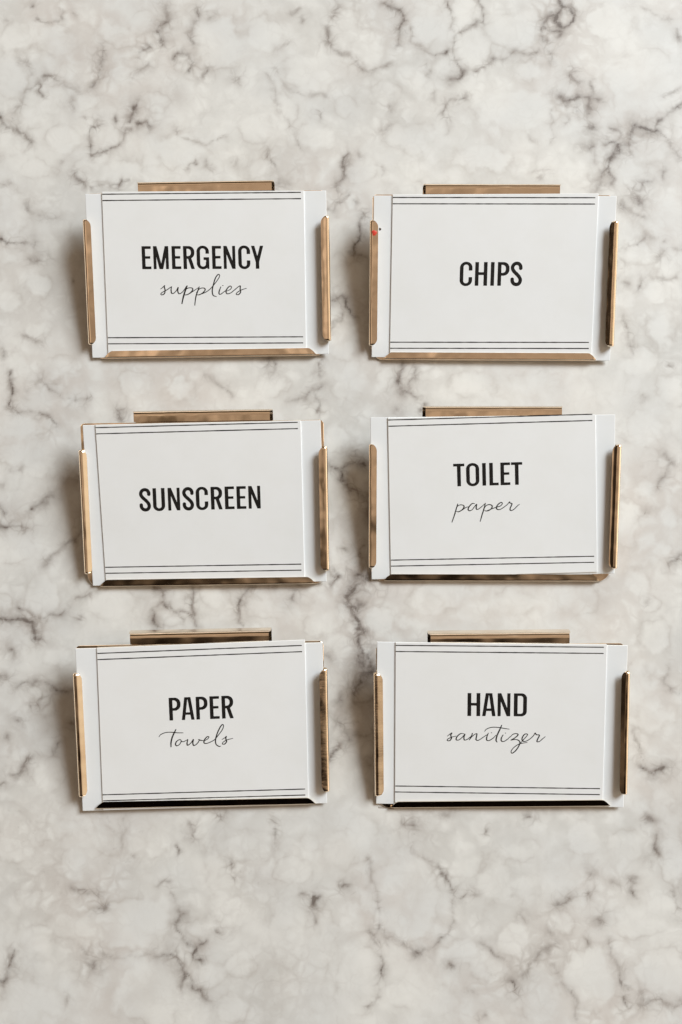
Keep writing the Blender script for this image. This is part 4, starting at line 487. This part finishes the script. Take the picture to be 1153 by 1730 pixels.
def s_bar(X, Y, a, b, w):
    """slanted bar of full width w from a to b, square ends"""
    d = np.array([b[0] - a[0], b[1] - a[1]], float); L = np.hypot(*d); d /= L
    u = (X - a[0]) * d[0] + (Y - a[1]) * d[1]
    v = -(X - a[0]) * d[1] + (Y - a[1]) * d[0]
    return np.maximum(np.abs(u - L / 2) - L / 2, np.abs(v) - w / 2)


def s_line(X, Y, pts, w):
    """stroke through points: round joins, square ends"""
    D = np.full(X.shape, 9.0)
    for a, b in zip(pts[:-1], pts[1:]):
        D = np.minimum(D, s_bar(X, Y, a, b, w))
    for a in pts[1:-1]:
        D = np.minimum(D, np.hypot(X - a[0], Y - a[1]) - w / 2)
    return D


ST, HB = 0.150, 0.118          # stem and bar weights, cap height = 1
mn, mx = np.minimum, np.maximum


def spline(pts, n=8):
    P = np.array(pts, float)
    P = np.vstack([2 * P[0] - P[1], P, 2 * P[-1] - P[-2]])
    out = []
    for i in range(1, len(P) - 2):
        a, b, c, d = P[i - 1:i + 3]
        for k in range(n):
            t = k / n
            out.append(0.5 * ((2 * b) + (c - a) * t + (2 * a - 5 * b + 4 * c - d) * t * t + (3 * b - a - 3 * c + d) * t ** 3))
    out.append(P[-2])
    return [tuple(p) for p in out]


def clip01(X, Y, D, lo=0.0, hi=1.0):
    return mx(D, mx(lo - Y, Y - hi))


def bowl(X, Y, w, ylo):
    o = s_rr(X, Y, -0.6, ylo, w, 1.0, 0.25)
    i = s_rr(X, Y, -0.6, ylo + HB, w - ST, 1.0 - HB, 0.14)
    return mx(mx(o, -i), -X)


def glyph(ch, X, Y):
    w = GW[ch][1]
    if ch == 'E':
        D = s_box(X, Y, 0, 0, ST, 1)
        for y, ww in ((0, w), (1 - HB, w), (0.455, w - 0.035)):
            D = mn(D, s_box(X, Y, 0, y, ww, y + HB * (0.93 if y == 0.455 else 1)))
        return D
    if ch == 'L':
        return mn(s_box(X, Y, 0, 0, ST, 1), s_box(X, Y, 0, 0, w, HB))
    if ch == 'T':
        return mn(s_box(X, Y, 0, 1 - HB, w, 1), s_box(X, Y, w / 2 - ST / 2, 0, w / 2 + ST / 2, 1))
    if ch == 'I':
        return s_box(X, Y, 0, 0, ST, 1)
    if ch == 'H':
        return mn(mn(s_box(X, Y, 0, 0, ST, 1), s_box(X, Y, w - ST, 0, w, 1)), s_box(X, Y, 0, 0.455, w, 0.455 + HB))
    if ch == 'M':
        D = mn(s_box(X, Y, 0, 0, 0.125, 1), s_box(X, Y, w - 0.125, 0, w, 1))
        D = mn(D, clip01(X, Y, s_bar(X, Y, (0.062, 1.1), (w / 2 + 0.012, -0.1), 0.132)))
        return mn(D, clip01(X, Y, s_bar(X, Y, (w - 0.062, 1.1), (w / 2 - 0.012, -0.1), 0.132)))
    if ch == 'N':
        D = mn(s_box(X, Y, 0, 0, 0.128, 1), s_box(X, Y, w - 0.128, 0, w, 1))
        return mn(D, clip01(X, Y, s_bar(X, Y, (0.035, 1.1), (w - 0.035, -0.1), 0.135)))
    if ch == 'A':
        D = mn(clip01(X, Y, s_bar(X, Y, (0.052, -0.1), (w / 2 - 0.048, 1.1), 0.135)),
               clip01(X, Y, s_bar(X, Y, (w - 0.052, -0.1), (w / 2 + 0.048, 1.1), 0.135)))
        return mn(D, s_box(X, Y, 0.15, 0.225, w - 0.15, 0.225 + HB * 0.92))
    if ch == 'Y':
        D = mn(clip01(X, Y, s_bar(X, Y, (w / 2 - 0.005, 0.30), (0.045, 1.1), 0.140), 0.25),
               clip01(X, Y, s_bar(X, Y, (w / 2 + 0.005, 0.30), (w - 0.045, 1.1), 0.140), 0.25))
        return mn(D, s_box(X, Y, w / 2 - ST / 2, 0, w / 2 + ST / 2, 0.43))
    if ch in 'OCG':
        o = s_rr(X, Y, 0, -0.012, w, 1.012, w / 2 - 0.008)
        i = s_rr(X, Y, ST, HB - 0.012, w - ST, 1.012 - HB, (w - 2 * ST) / 2 - 0.004)
        D = mx(o, -i)
        if ch == 'C':
            D = mx(D, -s_box(X, Y, w / 2, 0.365, w + 0.3, 0.645))
        if ch == 'G':
            D = mx(D, -s_box(X, Y, w / 2, 0.30, w + 0.3, 0.665))
            D = mn(D, s_box(X, Y, w - 0.135, 0.15, w, 0.51))
            D = mn(D, s_box(X, Y, w - 0.24, 0.51 - HB, w, 0.51))
            D = mn(D, s_box(X, Y, w - 0.085, 0.0, w, 0.3))
        return D
    if ch == 'U':
        o = s_rr(X, Y, 0, -0.012, w, 1.6, w / 2 - 0.01)
        i = s_rr(X, Y, ST, HB - 0.005, w - ST, 1.6, (w - 2 * ST) / 2 - 0.004)
        return mx(mx(o, -i), Y - 1)
    if ch == 'D':
        o = s_rr(X, Y, -0.6, 0, w, 1, 0.22)
        i = s_rr(X, Y, -0.6, HB * 0.95, w - ST, 1 - HB * 0.95, 0.105)
        return mn(mx(mx(o, -i), -X), s_box(X, Y, 0, 0, ST, 1))
    if ch == 'P':
        return mn(s_box(X, Y, 0, 0, ST, 1), bowl(X, Y, w, 0.425))
    if ch == 'R':
        D = mn(s_box(X, Y, 0, 0, ST, 1), bowl(X, Y, w - 0.015, 0.445))
        return mn(D, clip01(X, Y, s_bar(X, Y, (0.255, 0.52), (w - 0.058, -0.1), 0.145), 0, 0.53))
    if ch == 'S':
        return s_line(X, Y, spline([(0.418, 0.715), (0.412, 0.82), (0.35, 0.915), (0.25, 0.945), (0.145, 0.91), (0.082, 0.81),
                                    (0.088, 0.70), (0.15, 0.60), (0.25, 0.50), (0.355, 0.385), (0.412, 0.27), (0.405, 0.165),
                                    (0.345, 0.08), (0.245, 0.055), (0.145, 0.09), (0.085, 0.185), (0.078, 0.30)], 5), 0.145)


GW = {'E': (.07, .40, .03), 'M': (.07, .66, .07), 'R': (.07, .50, .025), 'G': (.055, .54, .06), 'N': (.07, .51, .07),
      'C': (.055, .52, .045), 'Y': (0., .53, 0.), 'H': (.07, .51, .07), 'I': (.07, .15, .07), 'P': (.07, .485, .02),
      'S': (.03, .492, .03), 'U': (.06, .51, .06), 'T': (.012, .46, .012), 'O': (.055, .54, .055), 'L': (.07, .38, .01),
      'A': (.012, .53, .012), 'D': (.07, .52, .055)}


def cap_mesh(text, bl, br, tl, z):
    """capital lettering filling the quad base-left, base-right, top-left (mm)"""
    h = 0.0145
    pen = -GW[text[0]][0]
    V, F = [], []
    total = sum(sum(GW[c]) for c in text) - GW[text[0]][0] - GW[text[-1]][2]
    for ch in text:
        lb, w, rb = GW[ch]
        x0, y0 = -0.03, -0.045
        nx_, ny_ = int((w + 0.06) / h) + 2, int(1.09 / h) + 2
        gx, gy = np.meshgrid(x0 + np.arange(nx_) * h + 1e-5, y0 + np.arange(ny_) * h + 1e-5)
        vs, fs = march(glyph(ch, gx, gy), x0, y0, h, 0)
        n = len(V)
        V += [(pen + lb + v[0], v[1]) for v in vs]
        F += [[n + i for i in f] for f in fs]
        pen += lb + w + rb
    ux = ((br[0] - bl[0]) / total, (br[1] - bl[1]) / total)
    uy = (tl[0] - bl[0], tl[1] - bl[1])
    return [(bl[0] + ux[0] * x + uy[0] * y, bl[1] + ux[1] * x + uy[1] * y, z) for x, y in V], F


def script_mesh(strokes, z):
    segs = []
    for k, (wt, pts) in enumerate(strokes):
        P = spline(pts, 6) if len(pts) > 2 else [tuple(p) for p in pts]
        n = len(P)
        for i in range(n - 1):
            a, b = P[i], P[i + 1]
            dy = (b[1] - a[1]) / (math.hypot(b[0] - a[0], b[1] - a[1]) + 1e-6)
            r = (0.150 + 0.065 * max(0.0, -dy)) * (1 + 0.55 * (wt - 1))
            e = min(i, n - 2 - i) / 6.0
            r *= 0.72 + 0.28 * min(1.0, e)
            segs.append((a, b, r))
    xs = [p[0] for s in segs for p in s[:2]]; ys = [p[1] for s in segs for p in s[:2]]
    h = 0.075
    x0, y0 = min(xs) - 0.5, min(ys) - 0.5
    nx_, ny_ = int((max(xs) + 0.5 - x0) / h), int((max(ys) + 0.5 - y0) / h)
    X, Y = np.meshgrid(x0 + np.arange(nx_) * h, y0 + np.arange(ny_) * h)
    D = np.full(X.shape, 9.0)
    for a, b, r in segs:
        i0 = max(0, int((min(a[0], b[0]) - 0.45 - x0) / h)); i1 = int((max(a[0], b[0]) + 0.45 - x0) / h) + 2
        j0 = max(0, int((min(a[1], b[1]) - 0.45 - y0) / h)); j1 = int((max(a[1], b[1]) + 0.45 - y0) / h) + 2
        sx, sy = X[j0:j1, i0:i1], Y[j0:j1, i0:i1]
        dx, dy = b[0] - a[0], b[1] - a[1]
        t = np.clip(((sx - a[0]) * dx + (sy - a[1]) * dy) / (dx * dx + dy * dy + 1e-9), 0, 1)
        D[j0:j1, i0:i1] = np.minimum(D[j0:j1, i0:i1], np.hypot(sx - a[0] - t * dx, sy - a[1] - t * dy) - r)
    return march(D, x0, y0, h, z)


# ------------------------------------------------------------------ sheet-metal pieces
def sheet(grid, thick):
    """closed solid from a grid of points [station][profile] thickened along its normals"""
    G = np.array(grid, float)
    du = np.gradient(G, axis=0); dv = np.gradient(G, axis=1)
    N = np.cross(du, dv); N /= np.linalg.norm(N, axis=2, keepdims=True) + 1e-12
    a, b = G.shape[:2]
    V = np.concatenate([G.reshape(-1, 3), (G - N * thick).reshape(-1, 3)]).tolist()
    F = []
    n = a * b
    ix = lambda i, j: i * b + j
    for i in range(a - 1):
        for j in range(b - 1):
            F.append([ix(i, j), ix(i + 1, j), ix(i + 1, j + 1), ix(i, j + 1)])
            F.append([n + ix(i, j), n + ix(i, j + 1), n + ix(i + 1, j + 1), n + ix(i + 1, j)])
    for i in range(a - 1):
        F.append([ix(i, 0), n + ix(i, 0), n + ix(i + 1, 0), ix(i + 1, 0)])
        F.append([ix(i, b - 1), ix(i + 1, b - 1), n + ix(i + 1, b - 1), n + ix(i, b - 1)])
    for j in range(b - 1):
        F.append([ix(0, j), ix(0, j + 1), n + ix(0, j + 1), n + ix(0, j)])
        F.append([ix(a - 1, j), n + ix(a - 1, j), n + ix(a - 1, j + 1), ix(a - 1, j + 1)])
    return V, F


def arc(cx, cz, r, a0, a1, n):
    return [(cx + r * math.cos(math.radians(a0 + (a1 - a0) * k / n)), cz + r * math.sin(math.radians(a0 + (a1 - a0) * k / n))) for k in range(n + 1)]


def rail_grid(length, lip, slope0, slope1, height=1.25, R_=0.62, cut='round', curl=0.0, nst=26, wob=0.0, seed=1):
    """profile plane: x outward (0 = outer wall), z up; stations run along the second axis"""
    rnd = random.Random(seed)
    st = sorted(set([0, .15, .35, .6, .9, 1.3, 1.8, 2.4, 3.0] + [3 + (length - 6) * k / nst for k in range(1, nst)] +
                    [length - q for q in (0, .15, .35, .6, .9, 1.3, 1.8, 2.4, 3.0)]))
    ph = rnd.uniform(0, 6)
    grid = []
    for s in st:
        f = s / length
        sl = slope0 + (slope1 - slope0) * f + wob * (math.sin(s * 0.55 + ph) + 0.6 * math.sin(s * 1.7 + 2 * ph))
        e = min(s, length - s)
        if cut == 'round':
            q = min(1.0, e / 2.3); fr = math.sqrt(max(0.0, 1 - (1 - q) ** 2))
        else:
            q = min(1.0, e / 2.6); fr = q ** 0.8
        prof = [(-1.6, -0.42), (-0.95, -0.42)]
        rb = min(0.6, height * 0.5 + 0.2)
        prof += arc(-rb, rb - 0.42, rb, -90, 0, 5)
        prof += [(0, max(height * 0.7, rb - 0.40))]
        top = arc(-R_, height, R_, 0, 90 + sl, 8)
        prof += top
        ex, ez = top[-1]
        n = 6
        d0 = 180 + sl
        x, z = ex, ez
        run = max(0.05, lip - R_) * max(0.04, fr)
        for k in range(1, n + 1):
            ang = math.radians(d0 + curl * (k / n) ** 2)
            x += run / n * math.cos(ang); z += run / n * math.sin(ang)
            prof.append((x, z))
        if fr < 0.5:           # the corner cut also bites into the fold
            k = 1 - (0.5 - fr) * 0.9
            prof = [(px if pz < height else (-0.25 + (px + 0.25) * k), pz if pz < height else height + (pz - height) * k) for px, pz in prof]
        grid.append([(px, s, pz) for px, pz in prof])
    return grid


def plate_mesh(x0, x1, y0, y1, rb, rt, z0, z1):
    pts = []
    for cx, cy, r, a0 in ((x1 - rb, y0 + rb, rb, -90), (x1 - rt, y1 - rt, rt, 0), (x0 + rt, y1 - rt, rt, 90), (x0 + rb, y0 + rb, rb, 180)):
        for k in range(9):
            a = math.radians(a0 + 90 * k / 8)
            pts.append((cx + r * math.cos(a), cy + r * math.sin(a)))
    return prism(pts, z0, z1, 0.08)


def prism(pts, z0, z1, bev=0.0):
    n = len(pts)
    cx = sum(p[0] for p in pts) / n; cy = sum(p[1] for p in pts) / n

    def inset(p, d):
        L = math.hypot(p[0] - cx, p[1] - cy)
        return (p[0] - (p[0] - cx) / L * d * 1.2, p[1] - (p[1] - cy) / L * d * 1.2)
    rings = [(0, z0)]
    if bev:
        rings += [(0, z1 - bev), (bev, z1)]
    else:
        rings += [(0, z1)]
    V, F = [], []
    for d, z in rings:
        V += [(*(inset(p, d) if d else p), z) for p in pts]
    m = len(rings)
    for r in range(m - 1):
        for i in range(n):
            j = (i + 1) % n
            F.append([r * n + i, r * n + j, (r + 1) * n + j, (r + 1) * n + i])
    F.append(list(range((m - 1) * n, m * n)))
    F.append(list(range(n))[::-1])
    return V, F


def card_mesh(quad, thick, z0, bow, nx_=14, ny_=10):
    """thin card from four corners (tl, tr, br, bl) with a very slight bow and bevelled edges"""
    tl, tr, br, bl = [np.array(q) for q in quad]
    top = []
    us = [0, .0016] + [k / nx_ for k in range(1, nx_)] + [.9984, 1]
    vs = [0, .0022] + [k / ny_ for k in range(1, ny_)] + [.9978, 1]
    V, F = [], []
    for v in vs:
        for u in us:
            p = (tl * (1 - u) + tr * u) * (1 - v) + (bl * (1 - u) + br * u) * v
            e = 0.07 if (u in (0, 1) or v in (0, 1)) else 0
            z = z0 + thick - e + bow * (4 * u * (1 - u)) * (4 * v * (1 - v))
            V.append((p[0], p[1], z))
    a, b = len(vs), len(us)
    n = a * b
    for v in V[:n]:
        V.append((v[0], v[1], z0))
    ix = lambda i, j: i * b + j
    for i in range(a - 1):
        for j in range(b - 1):
            F.append([ix(i, j), ix(i + 1, j), ix(i + 1, j + 1), ix(i, j + 1)])
    F.append([n + ix(0, 0), n + ix(0, b - 1), n + ix(a - 1, b - 1), n + ix(a - 1, 0)])
    for i in range(a - 1):
        F.append([ix(i, 0), n + ix(i, 0), n + ix(i + 1, 0), ix(i + 1, 0)])
        F.append([ix(i, b - 1), ix(i + 1, b - 1), n + ix(i + 1, b - 1), n + ix(i, b - 1)])
    for j in range(b - 1):
        F.append([ix(0, j), ix(0, j + 1), n + ix(0, j + 1), n + ix(0, j)])
        F.append([ix(a - 1, j), n + ix(a - 1, j), n + ix(a - 1, j + 1), ix(a - 1, j + 1)])
    return V, F


def tag(o, label, cat, group=None):
    o['label'] = label
    o['category'] = cat
    if group:
        o['group'] = group


def base_matrix(P):
    rz, t, s = P['rot']
    return (Matrix.Translation((P['loc'][0] * MM, P['loc'][1] * MM, 1.35 * MM)) @
            Matrix.Rotation(rz, 4, 'Z') @ Matrix.Rotation(t, 4, 'X') @ Matrix.Rotation(s, 4, 'Y'))


TILT = 0.217


def make_holder(key, P, cfg, label):
    root = bpy.data.objects.new('label_holder', None)
    root.empty_display_size = 0.02
    col.objects.link(root)
    th, ox, oy = P['off']
    root.matrix_world = base_matrix(P) @ Matrix.Translation((ox * MM, oy * MM, 0)) @ Matrix.Rotation(th, 4, 'Z')
    tag(root, label, 'label holder', 'gold clip-on label holders laid out on the marble')
    V, F = plate_mesh(-44.0, 44.2, 1.0, 61.4, 4.6, 1.6, -0.95, -0.42)
    mesh_obj('back_plate', V, F, GOLD, root)
    # side rails
    for side, X0, conf in ((-1, -44.7, cfg['left']), (1, 45.1, cfg['right'])):
        X0 += conf.get('dx', 0)
        g = rail_grid(45.0, 2.75 + conf.get('w', 0), conf['s'][0], conf['s'][1], height=conf.get('h', 1.35), R_=conf.get('R', 0.78), curl=conf.get('curl', 0), wob=conf.get('wob', 0), seed=hash(side) + len(label))
        g = [[(X0 + side * px, 6.6 + s, pz) for px, s, pz in row] for row in g]
        if side > 0:
            g = g[::-1]
        V, F = sheet(g, 0.34)
        o = mesh_obj('side_rail', V, F, GOLD_SCUFF if conf.get('scuff') else GOLD, root, True, 38)
        if conf.get('label'):
            o['label'] = conf['label']
    # bottom rail
    g = rail_grid(79.4, 2.65, cfg['bottom'][0], cfg['bottom'][1], height=0.42, R_=0.45, cut='mitre', nst=36, wob=cfg.get('bwob', 0.25), seed=5)
    g = [[(-39.3 + s, 1.25 - px, pz) for px, s, pz in row] for row in g]
    V, F = sheet(g, 0.34)
    mesh_obj('bottom_rail', V, F, GOLD, root, True, 38)
    # hook: tab above the card, rolled over the top and down behind to the counter
    depth, T = 6.3, 65.0
    prof = [(61.6, -0.62), (62.6, -0.60), (63.6, -0.58)]
    r1 = 1.15
    prof += [(y, z) for y, z in arc(T - r1, -0.58 - r1, r1, 90, 0, 7)]
    prof += [(T, -2.8), (T, -0.6 - depth + r1)]
    prof += [(y, z) for y, z in arc(T - r1, -0.58 - depth + r1, r1, 0, -80, 7)]
    yend = 34.0
    zend = -(1.35 + yend * math.sin(TILT) - 0.25) / math.cos(TILT) + 0.2
    ya, za = prof[-1]
    for k in range(1, 9):
        f = k / 8
        prof.append((ya + (yend - ya) * f, za + (zend - za) * f))
    prof.append((yend - 1.2, zend + 0.25))
    xs_ = [-24.5 + 49.3 * k / 24 for k in range(25)]
    flare = [0.0 if i < 8 else min(1.0, (i - 8) / 3.0) for i in range(len(prof))]
    mid = 0.15
    grid = [[(mid + (x - mid) * (1 + 0.028 * flare[i]), y, z) for i, (y, z) in enumerate(prof)] for x in xs_]
    V, F = sheet([row for row in grid], -0.42)
    mesh_obj('hook', V, F, GOLD, root, True, 38)
    return root


def make_backing(P, trim, label):
    q = [(a[0] + b[0], a[1] + b[1]) for a, b in zip(P['card'], trim)]
    V, F = card_mesh(q, 0.34, -0.36, 0.0)
    o = mesh_obj('backing_card', V, F, BACKING)
    o.matrix_world = base_matrix(P)
    tag(o, label, 'card', 'plain white backing cards in the gold holders')
    return o


def lerp(a, b, t):
    return (a[0] + (b[0] - a[0]) * t, a[1] + (b[1] - a[1]) * t)


def make_label(P, text, word, label):
    A, B, C_, D_ = P['lq']                    # outer border line corners: tl, tr, br, bl
    h = 54.4
    tl = lerp(D_, A, 1 + (P['ltop'][0] - A[1]) / h); tr = lerp(C_, B, 1 + (P['ltop'][1] - B[1]) / h)
    bl = lerp(A, D_, 1 + (D_[1] - 2.3) / h); br = lerp(B, C_, 1 + (C_[1] - 2.3) / h)
    V, F = card_mesh([tl, tr, br, bl], 0.38, 0.0, 0.0)
    o = mesh_obj('printed_label', V, F, PAPER)
    o.matrix_world = base_matrix(P)
    tag(o, label, 'label', 'printed white labels in the gold holders')
    z = 0.40
    # double border lines at head and foot
    hw = 0.195
    rnd = random.Random(text)
    for (Lp, Rp, sgn) in ((A, B, 0.0), (A, B, -2.25), (D_, C_, 0.0), (D_, C_, 2.25)):
        n = 40
        V, F = [], []
        for k in range(n + 1):
            f = 0.002 + (0.985 - 0.002) * k / n
            x, y = lerp(Lp, Rp, f)
            w_ = hw * rnd.uniform(0.82, 1.15)
            V += [(x, y + sgn - w_, z), (x, y + sgn + w_, z)]
        F = [[2 * k, 2 * k + 2, 2 * k + 3, 2 * k + 1] for k in range(n)]
        mesh_obj('border_line', V, F, LINE_INK, o)
    V, F = cap_mesh(text, *P['cap'], z + 0.01)
    mesh_obj('capital_lettering', V, F, INK, o)
    if 'script' in P:
        V, F = script_mesh(P['script'], z + 0.01)
        mesh_obj('script_lettering', V, F, SCRIPT_INK, o)
    return o


CFG = {
    'TL': dict(left=dict(s=(5, 2)), right=dict(s=(8, 6), curl=-6, h=1.5, dx=.4), bottom=(2, 2), trim=((0, 0), (0, 0), (-.3, 0), (0, 0))),
    'TR': dict(left=dict(s=(2, 2)), right=dict(s=(37, 38), curl=-5, wob=3, h=1.9, R=1.0, w=-.2, dx=.9, scuff=1, label='scratched rail with a dark streak and a bright outer edge'), bottom=(2, 3)),
    'ML': dict(left=dict(s=(36, 33), w=-.5, dx=.4), right=dict(s=(6, 4), curl=-3, h=1.5), bottom=(-2.5, 0)),
    'MR': dict(left=dict(s=(6, 5), w=-.3), right=dict(s=(37, 37), curl=-20, h=1.8, R=.9, w=-.25, dx=.8), bottom=(-2.5, -1.5), trim=((0, 0), (0, 0), (-.6, 0), (0, 0))),
    'BL': dict(left=dict(s=(38, 36), w=-.3), right=dict(s=(-13, -13), curl=8, wob=2, h=1.4, scuff=1, label='wrinkled, scuffed rail on the right side'), bottom=(-5, -5), trim=((0, 0), (0, 0), (0, 0), (.2, 0))),
    'BR': dict(left=dict(s=(21, 19), wob=1.5, scuff=1, label='wrinkled, scuffed rail on the left side'), right=dict(s=(22, 36), w=-.5, h=1.9, dx=.45), bottom=(-8, -8), trim=((0, 0), (-.2, 0), (-.6, .3), (0, 0))),
}
WORDS = {'TL': ('EMERGENCY', 'supplies'), 'TR': ('CHIPS', ''), 'ML': ('SUNSCREEN', ''), 'MR': ('TOILET', 'paper'),
         'BL': ('PAPER', 'towels'), 'BR': ('HAND', 'sanitizer')}
for key, P in POSE.items():
    big, small = WORDS[key]
    phrase = (big + ' ' + small).strip()
    root = make_holder(key, P, CFG[key], 'shiny gold metal clip-on holder that carries the %s label' % phrase)
    make_backing(P, CFG[key].get('trim', ((0, 0),) * 4), 'plain white backing card behind the %s label, showing at both sides' % phrase)
    if small:
        lab = 'white printed label reading %s in black capitals over handwritten-style %s' % (big, small)
    else:
        lab = 'white printed label reading only %s in black capitals' % big
    make_label(P, big, small, lab)
    if key == 'TR':
        # red reflection on the left rail painted as a dab; dark speck beside it
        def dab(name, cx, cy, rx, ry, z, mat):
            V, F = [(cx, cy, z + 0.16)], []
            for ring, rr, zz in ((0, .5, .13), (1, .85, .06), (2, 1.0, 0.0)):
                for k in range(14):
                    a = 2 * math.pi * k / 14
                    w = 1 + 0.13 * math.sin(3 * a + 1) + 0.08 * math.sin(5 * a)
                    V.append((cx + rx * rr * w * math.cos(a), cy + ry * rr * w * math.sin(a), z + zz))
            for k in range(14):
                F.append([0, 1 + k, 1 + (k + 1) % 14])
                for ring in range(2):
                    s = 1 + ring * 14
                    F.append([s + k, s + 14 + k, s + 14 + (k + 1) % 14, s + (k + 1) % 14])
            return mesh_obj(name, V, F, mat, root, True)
        dab('red_reflection', -43.35, 47.3, 0.95, 1.05, 2.44, RED)
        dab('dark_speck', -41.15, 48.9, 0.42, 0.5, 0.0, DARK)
    if key == 'BR':
        pts = []
        for k in range(13):
            a = math.radians(180 + 180 * k / 12)
            pts.append((-40.8 + 2.9 * math.cos(a), -0.2 + 3.2 * math.sin(a)))
        pts += [(-37.9, 1.2), (-43.7, 1.2)]
        V, F = prism(pts, -0.93, -0.80, 0)
        o = mesh_obj('protective_film', V, F, FILM, root)
        o['label'] = 'clear peeling protective film at the lower left corner'
